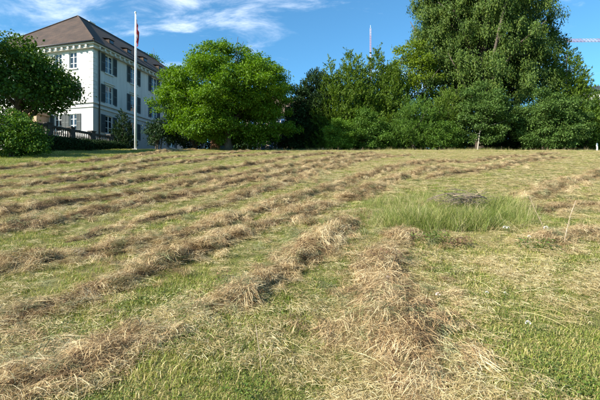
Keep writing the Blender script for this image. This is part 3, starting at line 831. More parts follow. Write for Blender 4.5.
for k in range(12):
    p = TA + tdir * (tlen * (k + .5) / 12) + tside * 1.0; p.z = float(zfun(p.x, p.y))
    q = np.array(p - hr.location); MB().tube([q - [0, 0, .1], q + [.05, 0, .5], q + [0, .05, 1.0]], [.05, .04, .02], 6).build('stem', M_bark, hr)
tag(hr, 'dark clipped hedge along the foot of the terrace balustrade', 'hedge')

# ------------------------------------------------------------------ the white house
M_white = surf_mat('white stucco', (0.43, 0.42, 0.40), (0.58, 0.57, 0.545), 1.6, 0.85, 0.15, 30, stretch=(1.4, 1.4, .14))
M_grey = surf_mat('pale grey rendered plinth', (0.40, 0.40, 0.39), (0.48, 0.47, 0.455), 1.2, 0.85, 0.15, 30)
M_stone = surf_mat('painted stone trim', (0.50, 0.49, 0.46), (0.58, 0.57, 0.54), 3, 0.8, 0.1)
M_shut = surf_mat('grey green shutters', (0.045, 0.055, 0.058), (0.075, 0.09, 0.092), 3, 0.6)
M_frame = surf_mat('white window paint', (0.68, 0.68, 0.66), (0.78, 0.78, 0.76), 4, 0.5)
M_pipe = surf_mat('dark zinc', (0.05, 0.05, 0.055), (0.09, 0.09, 0.095), 5, 0.5, metallic=.4)
def glass_mat():
    m, N, L = mat_new('window glass')
    out = N.new('ShaderNodeOutputMaterial'); bs = N.new('ShaderNodeBsdfPrincipled')
    bs.inputs['Base Color'].default_value = (0.02, 0.025, 0.03, 1); bs.inputs['Roughness'].default_value = 0.06
    bs.inputs['Specular IOR Level'].default_value = 0.7
    L.new(bs.outputs[0], out.inputs['Surface'])
    return m
M_glass = glass_mat()
def tile_mat(name, c1, c2, c3):
    m, N, L = mat_new(name)
    out = N.new('ShaderNodeOutputMaterial'); bs = N.new('ShaderNodeBsdfPrincipled')
    bs.inputs['Roughness'].default_value = 0.85
    tcn = N.new('ShaderNodeTexCoord')
    sp = N.new('ShaderNodeSeparateXYZ'); L.new(tcn.outputs['Object'], sp.inputs[0])
    xy = N.new('ShaderNodeMath'); xy.operation = 'ADD'; L.new(sp.outputs['X'], xy.inputs[0]); L.new(sp.outputs['Y'], xy.inputs[1])
    cb = N.new('ShaderNodeCombineXYZ'); L.new(xy.outputs[0], cb.inputs[0]); L.new(sp.outputs['Z'], cb.inputs[1])
    br = N.new('ShaderNodeTexBrick'); br.inputs['Scale'].default_value = 1.0
    br.inputs['Brick Width'].default_value = 0.26; br.inputs['Row Height'].default_value = 0.2; br.inputs['Mortar Size'].default_value = 0.02
    br.inputs['Color1'].default_value = (*c1, 1); br.inputs['Color2'].default_value = (*c2, 1); br.inputs['Mortar'].default_value = (*c3, 1)
    L.new(cb.outputs[0], br.inputs['Vector'])
    nz = N.new('ShaderNodeTexNoise'); nz.inputs['Scale'].default_value = 0.9; nz.inputs['Detail'].default_value = 6
    L.new(tcn.outputs['Object'], nz.inputs['Vector'])
    rp = ramp(N, [(0.3, (0.62, 0.58, 0.55)), (0.7, (1.25, 1.2, 1.1))]); L.new(nz.outputs['Fac'], rp.inputs['Fac'])
    mx = N.new('ShaderNodeMix'); mx.data_type = 'RGBA'; mx.blend_type = 'MULTIPLY'; mx.inputs['Factor'].default_value = 1
    L.new(br.outputs['Color'], mx.inputs['A']); L.new(rp.outputs[0], mx.inputs['B'])
    L.new(mx.outputs['Result'], bs.inputs['Base Color'])
    bp = N.new('ShaderNodeBump'); bp.inputs['Strength'].default_value = 0.6; bp.inputs['Distance'].default_value = 0.04; bp.invert = True
    L.new(br.outputs['Fac'], bp.inputs['Height']); L.new(bp.outputs[0], bs.inputs['Normal'])
    L.new(bs.outputs[0], out.inputs['Surface'])
    return m
M_roof = tile_mat('brown roof tiles', (0.078, 0.046, 0.031), (0.050, 0.031, 0.022), (0.018, 0.012, 0.010))

def holed_wall(mb, o, ax, nrm, width, z0, z1, holes, depth=0.22):
    """front faces of a wall with rectangular openings, plus the reveals; o: corner, ax: along, nrm: outward"""
    o, ax, nrm = Vector(o), Vector(ax), Vector(nrm)
    def p(a, z, d=0.0): return o + ax * a + Vector((0, 0, z)) - nrm * d
    xs = sorted({0.0, width, *[h[0] for h in holes], *[h[1] for h in holes]})
    zs = sorted({z0, z1, *[h[2] for h in holes], *[h[3] for h in holes]})
    for a0, a1 in zip(xs, xs[1:]):
        for b0, b1 in zip(zs, zs[1:]):
            ca, cb = (a0 + a1) / 2, (b0 + b1) / 2
            if any(h[0] < ca < h[1] and h[2] < cb < h[3] for h in holes): continue
            mb.face([p(a0, b0), p(a1, b0), p(a1, b1), p(a0, b1)])
    for a0, a1, b0, b1 in holes:
        mb.face([p(a0, b0), p(a0, b0, depth), p(a0, b1, depth), p(a0, b1)])
        mb.face([p(a1, b0), p(a1, b1), p(a1, b1, depth), p(a1, b0, depth)])
        mb.face([p(a0, b0), p(a1, b0), p(a1, b0, depth), p(a0, b0, depth)])
        mb.face([p(a0, b1), p(a0, b1, depth), p(a1, b1, depth), p(a1, b1)])

# window meshes: local x along the wall, y inwards, z up, origin at the centre of the opening
def window_meshes(w, h, shw):
    f = MB()
    f.box(-w / 2, -w / 2 + .07, .10, .17, -h / 2, h / 2); f.box(w / 2 - .07, w / 2, .10, .17, -h / 2, h / 2)
    f.box(-w / 2 + .07, w / 2 - .07, .10, .17, h / 2 - .07, h / 2); f.box(-w / 2 + .07, w / 2 - .07, .10, .17, -h / 2, -h / 2 + .07)
    f.box(-.045, .045, .098, .172, -h / 2 + .07, h / 2 - .07)
    for q in (-.18, .2): f.box(-w / 2 + .07, -.045, .11, .16, h * q - .02, h * q + .02); f.box(.045, w / 2 - .07, .11, .16, h * q - .02, h * q + .02)
    fm = f.mesh('window', M_frame)
    pm = MB().box(-w / 2 + .07, -.045, .135, .145, -h / 2 + .07, h / 2 - .07).mesh('pane', M_glass)
    pm2 = MB().box(.045, w / 2 - .07, .135, .145, -h / 2 + .07, h / 2 - .07).mesh('pane', M_glass)
    s = MB(); s.box(0, .06, -.05, 0, 0, h); s.box(shw - .06, shw, -.05, 0, 0, h); s.box(.06, shw - .06, -.05, 0, 0, .08); s.box(.06, shw - .06, -.05, 0, h - .08, h); s.box(.06, shw - .06, -.05, 0, h * .5 - .04, h * .5 + .04)
    k = .1
    while k < h - .1:
        s.face([(.06, -.045, k), (shw - .06, -.045, k), (shw - .06, -.012, k + .055), (.06, -.012, k + .055)]); k += .06
    s.face([(.06, -.008, .08), (shw - .06, -.008, .08), (shw - .06, -.008, h - .08), (.06, -.008, h - .08)])
    sm = s.mesh('shutter', M_shut)
    sill = MB().box(-w / 2 - .12, w / 2 + .12, -.12, .1, -h / 2 - .14, -h / 2 - .003).mesh('sill', M_stone)
    hd = MB().box(-w / 2 - .2, w / 2 + .2, -.18, 0, h / 2 + .22, h / 2 + .34); hd.box(-w / 2 - .12, w / 2 + .12, -.08, 0, h / 2 + .05, h / 2 + .218)
    return fm, pm, pm2, sm, sill, hd.mesh('hood', M_stone)
W_big = window_meshes(1.15, 1.9, .6)
W_small = window_meshes(0.95, 1.7, .5)

def put_window(house, meshes, x, y, z, rz, w, h, shw, shutters=True, hood=False, smat=None):
    fm, pm, pm2, sm, sill, hd = meshes
    f = link('window', fm, house, (x, y, z)); f.rotation_euler = (0, 0, rz)
    link('pane', pm, f); link('pane', pm2, f); link('sill', sill, f)
    if shutters:
        for s_ in (-1, 1):
            o = link('shutter', sm, f, (-w / 2 - .02 - shw if s_ < 0 else w / 2 + .02, -.015, -h / 2))
            if smat: o.material_slots[0].link = 'OBJECT'; o.material_slots[0].material = smat
    if hood: link('hood', hd, f)
    return f

HL, HW, HE = 24.0, 14.0, 11.2
house = empty('white_house', (-21.2, 42.0, 6.4), R(75))
tag(house, 'white three-storey house with hipped brown tiled roof and dark shutters', 'house')
bays = [2.3, 6.4, 10.4, 14.4, 18.4, 22.0]
zrow = [3.3, 6.5, 9.75]
endb = [(2.5, .95), (4.4, .95), (7.2, 1.15), (9.6, .95), (11.6, .95)]
upper, lower = MB(), MB()
SC = 5.3
def hole(c, w, z, h): return (c - w / 2, c + w / 2, z - h / 2, z + h / 2)
hU = [hole(b_, 1.15, z_, 1.9) for b_ in bays for z_ in zrow[1:]]; hL = [hole(b_, 1.15, zrow[0], 1.9) for b_ in bays]
holed_wall(upper, (0, 0, 0), (1, 0, 0), (0, -1, 0), HL, SC, HE, hU); holed_wall(lower, (0, 0, 0), (1, 0, 0), (0, -1, 0), HL, -2.0, SC, hL)
eU = [hole(b_, .95, z_, 1.7) for b_, w_ in endb for z_ in zrow[1:]]; eL = [hole(b_, .95, zrow[0], 1.7) for b_, w_ in endb if abs(b_ - 7.2) > .1]
holed_wall(upper, (0, HW, 0), (0, -1, 0), (-1, 0, 0), HW, SC, HE, [(HW - a1, HW - a0, b0, b1) for a0, a1, b0, b1 in eU])
holed_wall(lower, (0, HW, 0), (0, -1, 0), (-1, 0, 0), HW, -2.0, SC, [(HW - a1, HW - a0, b0, b1) for a0, a1, b0, b1 in eL])
for mb_, za, zb in ((upper, SC, HE), (lower, -2.0, SC)):
    mb_.face([(HL, 0, za), (HL, HW, za), (HL, HW, zb), (HL, 0, zb)]); mb_.face([(0, HW, za), (0, HW, zb), (HL, HW, zb), (HL, HW, za)])
    mb_.face([(.3, .3, za + .01), (HL - .3, .3, za + .01), (HL - .3, .3, zb - .01), (.3, .3, zb - .01)]); mb_.face([(.3, .3, za + .01), (.3, HW - .3, za + .01), (.3, HW - .3, zb - .01), (.3, .3, zb - .01)])
upper.build('wall', M_white, house)
lower.build('ground_floor_wall', M_grey, house)
mb = MB()
for za, zb, pr in ((4.75, 4.95, .10), (5.18, 5.42, .14)):
    mb.box(-pr, HL + pr, -pr, -.002, za, zb); mb.box(-pr, -.002, -.002 + .004, HW + pr, za, zb)
mb.build('string_course', M_stone, house)
mb = MB()
mb.box(-.35, HL + .35, -.35, -.003, HE - .45, HE - .02); mb.box(-.35, -.003, .002, HW + .35, HE - .45, HE - .02)
mb.box(-.62, HL + .62, -.62, -.36, HE - .16, HE + .08); mb.box(-.62, -.36, -.355, HW + .62, HE - .16, HE + .08)
mb.build('cornice', M_stone, house)
bk = MB().box(0, .2, -.56, -.352, HE - .42, HE - .17).mesh('bracket', M_stone); bk2 = MB().box(-.56, -.352, 0, .2, HE - .42, HE - .17).mesh('bracket', M_stone)
k = 0.3
while k < HL: link('bracket', bk, house, (k, 0, 0)); k += .75
k = 0.3
while k < HW: link('bracket', bk2, house, (0, k, 0)); k += .75
qm = MB().box(-.035, .55, -.035, .30, 0, .36).mesh('quoin', M_stone); qm2 = MB().box(-.035, .30, -.035, .55, 0, .36).mesh('quoin', M_stone)
for k in range(13):
    z_ = SC + .16 + k * .40
    if z_ < HE - .85: link('quoin', qm if k % 2 else qm2, house, (0, 0, z_))
# roof: hipped, with thickness at the eaves
E, RZ, HX = .75, 5.9, 5.4
ez = HE + .1
c0, c1, c2, c3 = (-E, -E, ez), (HL + E, -E, ez), (HL + E, HW + E, ez), (-E, HW + E, ez)
r0, r1 = (HX, HW / 2, ez + RZ), (HL - HX, HW / 2, ez + RZ)
mb = MB()
mb.face([c0, c1, r1, r0]); mb.face([c1, c2, r1]); mb.face([c2, c3, r0, r1]); mb.face([c3, c0, r0])
lo = [(x, y, ez - .09) for x, y, z in (c0, c1, c2, c3)]
for p, q, r_, s_ in ((c0, c1, lo[1], lo[0]), (c1, c2, lo[2], lo[1]), (c2, c3, lo[3], lo[2]), (c3, c0, lo[0], lo[3])): mb.face([p, s_, r_, q])
mb.face([lo[0], lo[3], lo[2], lo[1]])
roof = mb.build('roof', M_roof, house)
mb = MB()
for p, q in ((c0, r0), (c3, r0), (r0, r1), (c1, r1), (c2, r1)):
    p, q = Vector(p), Vector(q); mb.tube([p.lerp(q, .01), q], .11, 6)
mb.build('ridge_tiles', M_roof, roof)
ch = MB().box(9, 9.9, 8.6, 9.4, ez + 3.5, ez + 6.9); ch.box(8.93, 9.97, 8.53, 9.47, ez + 6.903, ez + 7.05)
ch.build('chimney', M_stone, roof)
sl = RZ / (HW / 2 + E)
for x_ in (4.2, 7.2, 10.3, 13.6):
    y_ = 1.35; z_ = ez + (y_ + E) * sl
    d_ = MB(); d_.box(x_ - .36, x_ + .36, y_ - .1, y_ + .8, z_ - .25, z_ + .36)
    d = d_.build('dormer', M_roof, roof)
    MB().box(x_ - .28, x_ + .28, y_ - .125, y_ - .103, z_ + .0, z_ + .30).build('pane', M_glass, d)
    t_ = MB(); t_.face([(x_ - .43, y_ - .2, z_ + .363), (x_ + .43, y_ - .2, z_ + .363), (x_ + .43, y_ + 1.0, z_ + .60), (x_ - .43, y_ + 1.0, z_ + .60)]); t_.face([(x_ - .43, y_ - .2, z_ + .42), (x_ - .43, y_ + 1.0, z_ + .66), (x_ + .43, y_ + 1.0, z_ + .66), (x_ + .43, y_ - .2, z_ + .42)])
    t_.face([(x_ - .43, y_ - .2, z_ + .363), (x_ - .43, y_ - .2, z_ + .42), (x_ + .43, y_ - .2, z_ + .42), (x_ + .43, y_ - .2, z_ + .363)])
    t_.build('dormer_roof', M_roof, d)
mb = MB().tube([(.75, -.12, -1.8), (.75, -.12, HE - .5), (.75, -.5, HE - .1)], .075, 8)
mb.build('downpipe', M_pipe, house, smooth=True)
mb = MB().tube([(-.7, -.7, HE + .03), (HL + .7, -.7, HE + .03)], .09, 8); mb.tube([(-.72, -.6, HE + .03), (-.72, HW + .6, HE + .03)], .09, 8)
mb.build('gutter', M_pipe, house, smooth=True)
for b_ in bays:
    for k, z_ in enumerate(zrow): put_window(house, W_big, b_, 0, z_, 0, 1.15, 1.9, .6, True, k == 1)
for b_, w_ in endb:
    for k, z_ in enumerate(zrow):
        if k == 0 and abs(b_ - 7.2) < .1: continue
        put_window(house, W_small, 0, b_, z_, -R(90), .95, 1.7, .5, k == 0 or k == 1, k == 1)
M_porch = surf_mat('sandstone porch', (0.36, 0.23, 0.155), (0.46, 0.31, 0.21), 1.5, 0.85, 0.2)
mb = MB()
mb.box(-1.5, -.01, 5.6, 6.1, -1.5, 4.0); mb.box(-1.5, -.01, 8.4, 8.9, -1.5, 4.0); mb.box(-1.7, -.01, 5.4, 9.1, 4.003, 4.5); mb.box(-1.0, -.02, 6.103, 8.397, 2.9, 4.0)
pc = mb.build('porch', M_porch, house)
MB().box(-.9, -.7, 6.15, 8.35, -1.0, 2.88).build('door', surf_mat('dark oak', (0.05, 0.03, 0.02), (0.09, 0.05, 0.03), 6, 0.6), pc)

# terrace balustrade in front of the house
bal = empty('terrace_balustrade', (TA.x, TA.y, 5.4), math.atan2(tdir.y, tdir.x))
tag(bal, 'stone terrace balustrade above the clipped hedge in front of the house', 'balustrade')
M_bal = surf_mat('shade-darkened sandstone', (0.045, 0.042, 0.04), (0.09, 0.082, 0.075), 3, 0.9, 0.3)  # shade on the terrace is put into this near-black stone colour
MB().box(0, tlen, -.25, .25, -.8, 1.4).build('retaining_wall', M_bal, bal)
MB().box(0, tlen, -.2, .2, 1.403, 1.52).build('plinth', M_bal, bal)
MB().box(0, tlen, -.17, .17, 2.18, 2.34).build('rail', M_bal, bal)
pm_ = MB().box(-.2, .2, -.22, .22, 1.405, 2.42); pm_.box(-.26, .26, -.28, .28, 2.423, 2.52); pm_ = pm_.mesh('pillar', M_bal)
bm_ = MB().tube([(0, 0, 1.522), (0, 0, 1.6), (0, 0, 1.75), (0, 0, 1.9), (0, 0, 2.08), (0, 0, 2.177)], [.055, .04, .075, .05, .035, .055], 8).mesh('baluster', M_bal, True)
npil = 5
for k in range(npil): link('pillar', pm_, bal, (.26 + (tlen - .52) * k / (npil - 1), 0, 0))
for k in range(npil - 1):
    a0 = .26 + (tlen - .52) * k / (npil - 1); a1 = .26 + (tlen - .52) * (k + 1) / (npil - 1)
    for q in range(8): link('baluster', bm_, bal, (a0 + .38 + (a1 - a0 - .76) * q / 7, 0, 0))

# flagpole and limp flag
fx, fy = -15.25, 38.0; fz = float(zfun(fx, fy))
fp = empty('flagpole', (fx, fy, fz)); tag(fp, 'tall white flagpole standing at the top of the meadow', 'flagpole')
M_pole = surf_mat('white pole paint', (0.70, 0.70, 0.70), (0.80, 0.80, 0.80), 2, 0.4)
PH = 12.65
MB().tube([(0, 0, -.3), (0, 0, 4), (0, 0, 8), (0, 0, PH)], [.105, .095, .08, .055], 12).build('pole', M_pole, fp, smooth=True)
MB().box(-.22, .22, -.22, .22, -.2, .12).build('base', surf_mat('concrete', (0.3, 0.3, 0.29), (0.42, 0.41, 0.4), 5, 0.9), fp)
MB().tube([(0, 0, PH), (0, 0, PH + .06), (0, 0, PH + .16), (0, 0, PH + .22)], [.03, .09, .09, .02], 10).build('finial', M_pole, fp, smooth=True)
MB().tube([(.13, -.02, .9), (.12, -.02, 6), (.10, -.02, PH - .1)], .012, 5).build('halyard', M_pole, fp)
def flag_mat():
    m, N, L = mat_new('red flag cloth with white cross')
    out = N.new('ShaderNodeOutputMaterial'); bs = N.new('ShaderNodeBsdfPrincipled'); bs.inputs['Roughness'].default_value = .8
    a = N.new('ShaderNodeAttribute'); a.attribute_name = 'v'
    mx = N.new('ShaderNodeMix'); mx.data_type = 'RGBA'; mx.inputs['A'].default_value = (0.50, 0.025, 0.03, 1); mx.inputs['B'].default_value = (0.75, 0.72, 0.70, 1)
    L.new(a.outputs['Fac'], mx.inputs['Factor']); L.new(mx.outputs['Result'], bs.inputs['Base Color'])
    tr = N.new('ShaderNodeBsdfTranslucent'); L.new(mx.outputs['Result'], tr.inputs['Color'])
    ms = N.new('ShaderNodeMixShader'); ms.inputs[0].default_value = .3
    L.new(bs.outputs[0], ms.inputs[1]); L.new(tr.outputs[0], ms.inputs[2]); L.new(ms.outputs[0], out.inputs['Surface'])
    return m
ns, nt_ = 48, 36
Vf = []
for a in range(nt_ + 1):
    t_ = a / nt_                                        # 0 top .. 1 bottom of the hoist
    for b_ in range(ns + 1):
        s_ = b_ / ns
        fold = math.sin(s_ * 15.0 + t_ * 1.3)
        Vf.append((.09 + s_ * .20 + .05 * fold * s_ - .10 * s_ * t_, .10 * fold * (.3 + .7 * s_) + .03 * math.sin(t_ * 7 + s_ * 5), PH - .45 - t_ * 1.6 - s_ ** 1.2 * (1.35 - .3 * t_)))
Ff, Af = [], []
for a in range(nt_):
    for b_ in range(ns):
        q = a * (ns + 1) + b_; Ff.append((q, q + 1, q + ns + 2, q + ns + 1))
        s_, t_ = (b_ + .5) / ns - .5, (a + .5) / nt_ - .5
        Af.append(1.0 if (abs(s_) < .1 and abs(t_) < .3) or (abs(t_) < .1 and abs(s_) < .3) else 0.0)
flag = link('flag', np_mesh('flag', np.array(Vf), np.array(Ff), flag_mat(), np.array(Af), smooth=True), None, (fx, fy, fz))
tag(flag, 'limp red flag with a white cross hanging from the flagpole', 'flag')

# ------------------------------------------------------------------ behind the maple: beige house, shed, parasol, bench
M_beige = surf_mat('beige render', (0.50, 0.41, 0.31), (0.60, 0.50, 0.39), 1.0, 0.9, 0.15, 30)
M_blue = surf_mat('blue shutter paint', (0.05, 0.13, 0.30), (0.08, 0.18, 0.38), 4, 0.6)
bh = empty('beige_house', (-7.2, 53.5, 6.6), R(6))
tag(bh, 'beige house with blue shutters half hidden behind the maple', 'house')
mb = MB(); bw, bd, bhh = 10.2, 8.0, 6.6
bx_ = [1.6, 4.2, 6.6, 8.8]; bz_ = [2.0, 4.8]
holed_wall(mb, (0, 0, 0), (1, 0, 0), (0, -1, 0), bw, -.6, bhh, [hole(x_, .95, z_, 1.7 if z_ < 7 else 1.7) for x_ in bx_ for z_ in bz_])
mb.face([(0, 0, -.6), (0, 0, bhh), (0, bd, bhh), (0, bd, -.6)]); mb.face([(bw, 0, -.6), (bw, bd, -.6), (bw, bd, bhh), (bw, 0, bhh)])
mb.face([(0, bd, -.6), (0, bd, bhh), (bw, bd, bhh), (bw, bd, -.6)])
mb.face([(0, 0, bhh), (0, bd / 2, bhh + 2.6), (0, bd, bhh)]); mb.face([(bw, 0, bhh), (bw, bd, bhh), (bw, bd / 2, bhh + 2.6)])
mb.build('wall', M_beige, bh)
mb = MB()
for s_ in (0, 1):
    y0, y1 = (-.5, bd / 2) if s_ == 0 else (bd + .5, bd / 2)
    za = bhh - .32
    mb.face([(-.4, y0, za), (bw + .4, y0, za), (bw + .4, y1, bhh + 2.75), (-.4, y1, bhh + 2.75)])
    mb.face([(-.4, y0, za + .15), (-.4, y1, bhh + 2.9), (bw + .4, y1, bhh + 2.9), (bw + .4, y0, za + .15)])
    mb.face([(-.4, y0, za), (-.4, y0, za + .15), (bw + .4, y0, za + .15), (bw + .4, y0, za)])
mb.build('roof', tile_mat('red brown roof tiles', (0.24, 0.17, 0.13), (0.19, 0.135, 0.105), (0.09, 0.065, 0.05)), bh)
for x_ in bx_:
    for z_ in bz_: put_window(bh, W_small, x_, 0, z_, 0, .95, 1.7, .5, True, False, M_blue)

M_wood = surf_mat('brown shed boards', (0.10, 0.055, 0.03), (0.19, 0.105, 0.06), 5, 0.8, 0.3, stretch=(.6, .6, 6))
sh = empty('garden_shed', (-9.1, 41.6, 6.55), 0)
tag(sh, 'small brown wooden garden shed beside the maple trunk', 'shed')
MB().box(0, 2.0, 0.02, 1.6, -.3, 2.0).build('wall', surf_mat('dark timber core', (0.05, 0.03, 0.02), (0.07, 0.04, 0.03), 5, 0.9), sh)
bmsh = MB().box(0, .185, -.02, .018, -.3, 2.0).mesh('board', M_wood)
for k in range(10): link('board', bmsh, sh, (k * .2 + .005, 0, 0))
mb = MB(); mb.face([(-.2, -.3, 1.98), (2.2, -.3, 1.98), (2.2, 1.8, 2.45), (-.2, 1.8, 2.45)]); mb.face([(-.2, -.3, 2.06), (-.2, 1.8, 2.53), (2.2, 1.8, 2.53), (2.2, -.3, 2.06)]); mb.face([(-.2, -.3, 1.98), (-.2, -.3, 2.06), (2.2, -.3, 2.06), (2.2, -.3, 1.98)])
mb.build('roof', M_pipe, sh)
w_ = MB(); w_.box(1.15, 1.75, -.05, -.022, .75, 1.65); w_ = w_.build('window', M_frame, sh)
MB().box(1.22, 1.68, -.06, -.052, .82, 1.58).build('pane', M_glass, w_)

pr = empty('green_parasol', (-5.05, 39.6, float(zfun(-5.05, 39.6)))); tag(pr, 'open green parasol standing under the right side of the maple', 'parasol')
M_par = surf_mat('green parasol cloth', (0.035, 0.13, 0.06), (0.05, 0.17, 0.08), 3, 0.8)
MB().tube([(0, 0, 0), (0, 0, 1.75)], .03, 8).build('pole', M_frame, pr)
MB().tube([(0, 0, 0), (0, 0, .08)], .3, 12).build('base', M_pipe, pr)
mb = MB()
for k in range(8):
    a0, a1 = k * math.pi / 4, (k + 1) * math.pi / 4; am = (a0 + a1) / 2; rr = 1.5
    P0, P1, Pm = (rr * math.cos(a0), rr * math.sin(a0), 1.22), (rr * math.cos(a1), rr * math.sin(a1), 1.22), (rr * .9 * math.cos(am), rr * .9 * math.sin(am), 1.27)
    mb.face([(0, 0, 1.75), P0, Pm]); mb.face([(0, 0, 1.75), Pm, P1])
    mb.face([P0, (P0[0], P0[1], 1.08), (Pm[0], Pm[1], 1.13), Pm]); mb.face([Pm, (Pm[0], Pm[1], 1.13), (P1[0], P1[1], 1.08), P1])
mb.build('canopy', M_par, pr)
rib = MB().tube([(.05, 0, 1.68), (1.48, 0, 1.2)], .012, 5).mesh('rib', M_pipe)
for k in range(8): o = link('rib', rib, pr); o.rotation_euler = (0, 0, k * math.pi / 4)

cr = empty('blue_crate', (-7.35, 39.5, float(zfun(-7.35, 39.5)))); tag(cr, 'blue crate on the grass at the foot of the shed', 'crate')
M_cr = surf_mat('blue plastic', (0.06, 0.12, 0.26), (0.08, 0.16, 0.32), 4, 0.5)
for nm, bx4 in (('side', (-.3, .3, -.2, -.17)), ('side', (-.3, .3, .17, .2)), ('end', (-.3, -.27, -.168, .168)), ('end', (.27, .3, -.168, .168))):
    m_ = MB(); [m_.box(*bx4, .05 + k * .13, .14 + k * .13) for k in range(3)]; m_.build(nm, M_cr, cr)
MB().box(-.268, .268, -.168, .168, .02, .05).build('floor', M_cr, cr)

# ------------------------------------------------------------------ far right building, cranes, marker post
wb = empty('apartment_building', (60.5, 88, 4.5), R(-8)); tag(wb, 'far white building with dark windows at the right edge', 'building')
mb = MB(); wh_ = 20.4
hs_ = [(x_, x_ + 1.6, z_, z_ + 1.5) for x_ in (1.2, 4.2, 7.2, 10.2, 13.2) for z_ in (4, 7, 10, 13, 16.6)]
holed_wall(mb, (0, 0, 0), (1, 0, 0), (0, -1, 0), 16, -1, wh_, hs_, .3)
mb.face([(0, 0, -1), (0, 0, wh_), (0, 12, wh_), (0, 12, -1)]); mb.face([(16, 0, -1), (16, 12, -1), (16, 12, wh_), (16, 0, wh_)]); mb.face([(0, 12, -1), (0, 12, wh_), (16, 12, wh_), (16, 12, -1)])
mb.build('wall', M_white, wb)
for a0, a1, b0, b1 in hs_:
    m_ = MB(); m_.box(a0, a0 + .08, .2, .28, b0, b1); m_.box(a1 - .08, a1, .2, .28, b0, b1); m_.box(a0 + .08, a1 - .08, .2, .28, b0, b0 + .08); m_.box(a0 + .08, a1 - .08, .2, .28, b1 - .08, b1)
    f = m_.build('window', M_frame, wb); MB().box(a0 + .08, a1 - .08, .23, .25, b0 + .08, b1 - .08).build('pane', M_glass, f)
rf = MB(); rf.face([(-.6, -.6, wh_ + .01), (16.6, -.6, wh_ + .01), (13, 6, wh_ + 2.6), (3, 6, wh_ + 2.6)]); rf.face([(-.6, 12.6, wh_ + .01), (3, 6, wh_ + 2.6), (13, 6, wh_ + 2.6), (16.6, 12.6, wh_ + .01)]); rf.face([(-.6, -.6, wh_ + .01), (3, 6, wh_ + 2.6), (-.6, 12.6, wh_ + .01)]); rf.face([(16.6, -.6, wh_ + .01), (16.6, 12.6, wh_ + .01), (13, 6, wh_ + 2.6)])
rf.build('roof', M_pipe, wb)

def crane_mat():
    m, N, L = mat_new('red and white crane paint')
    out = N.new('ShaderNodeOutputMaterial'); bs = N.new('ShaderNodeBsdfPrincipled'); bs.inputs['Roughness'].default_value = .5
    tcn = N.new('ShaderNodeTexCoord'); sp = N.new('ShaderNodeSeparateXYZ'); L.new(tcn.outputs['Object'], sp.inputs[0])
    ad = N.new('ShaderNodeMath'); ad.operation = 'ADD'; L.new(sp.outputs['X'], ad.inputs[0]); L.new(sp.outputs['Z'], ad.inputs[1])
    fr = N.new('ShaderNodeMath'); fr.operation = 'PINGPONG'; fr.inputs[1].default_value = 6; L.new(ad.outputs[0], fr.inputs[0])
    gt = N.new('ShaderNodeMath'); gt.operation = 'GREATER_THAN'; gt.inputs[1].default_value = 3.4; L.new(fr.outputs[0], gt.inputs[0])
    mx = N.new('ShaderNodeMix'); mx.data_type = 'RGBA'; mx.inputs['A'].default_value = (0.46, 0.22, 0.21, 1); mx.inputs['B'].default_value = (0.56, 0.42, 0.41, 1)
    L.new(gt.outputs[0], mx.inputs['Factor']); L.new(mx.outputs['Result'], bs.inputs['Base Color']); L.new(bs.outputs[0], out.inputs['Surface'])
    return m
M_crane = crane_mat()
def lattice(mb, p0, p1, w, step, r, up=(0, 0, 1), tri=False):
    p0, p1 = Vector(p0), Vector(p1); d = (p1 - p0); L = d.length; d.normalize(); a = d.cross(Vector(up)); a = a.normalized() if a.length > 1e-3 else Vector((1, 0, 0)); c = a.cross(d)
    cor = [a * w / 2, -a * w / 2, c * w * .9] if tri else [a * w / 2 + c * w / 2, -a * w / 2 + c * w / 2, -a * w / 2 - c * w / 2, a * w / 2 - c * w / 2]
    for q in cor: mb.tube([p0 + q, p1 + q], r, 5)
    n_ = int(L / step)
    for k in range(n_):
        for e in range(len(cor)):
            s0 = p0 + d * (k * step) + cor[e]; s1 = p0 + d * ((k + 1) * step) + cor[(e + 1) % len(cor)]
            mb.tube([s0, s1], r * .7, 4, False)
ck = empty('tower_crane', (118, 150, 6.5)); tag(ck, 'red and white tower crane with its jib beside the weeping tree', 'crane')
jz = at(600, 41, 150).z - 6.5
m_ = MB(); lattice(m_, (0, 0, 0), (0, 0, jz + 1.5), 1.7, 1.7, .11, up=(0, 1, 0)); m_.build('mast', M_crane, ck)
m_ = MB(); lattice(m_, (1, 0, jz), (-48, 0, jz - .4), 1.0, 1.3, .07, tri=True); m_.build('jib', M_crane, ck)
m_ = MB(); lattice(m_, (1, 0, jz), (14, 0, jz), 1.25, 1.3, .10, tri=True); m_.build('counter_jib', M_crane, ck)
MB().box(10, 13.5, -1, 1, jz - 2.6, jz - .2).build('counterweight', M_grey, ck)
MB().box(-1.0, .9, -2.6, -.9, jz - 2.3, jz - .1).build('cab', M_frame, ck)
ms = empty('lattice_mast', (at(370.5, 100, 170).x, 170, 6.5)); tag(ms, 'thin far red and white mast above the cypress tips', 'mast')
tz = at(370, 28, 170).z - 6.5
m_ = MB(); lattice(m_, (0, 0, 0), (0, 0, tz), .42, 1.0, .035, up=(0, 1, 0)); m_.build('tower', M_crane, ms)
MB().tube([(0, 0, tz), (0, 0, tz + 1.2)], .06, 6).build('tip', M_pole, ms)
MB().box(-1.1, 1.1, -1.1, 1.1, -.8, .3).build('base', M_grey, ms)

mp_ = empty('marker_post', (at(597, 150, 37.2).x, 37.2, float(zfun(27, 37.2)))); tag(mp_, 'short white marker post at the right end of the field edge', 'post')
MB().box(-.05, .05, -.05, .05, -.2, .62).build('shaft', M_pole, mp_); MB().tube([(0, 0, .623), (0, 0, .70)], [.07, .02], 4).build('cap', M_pole, mp_)

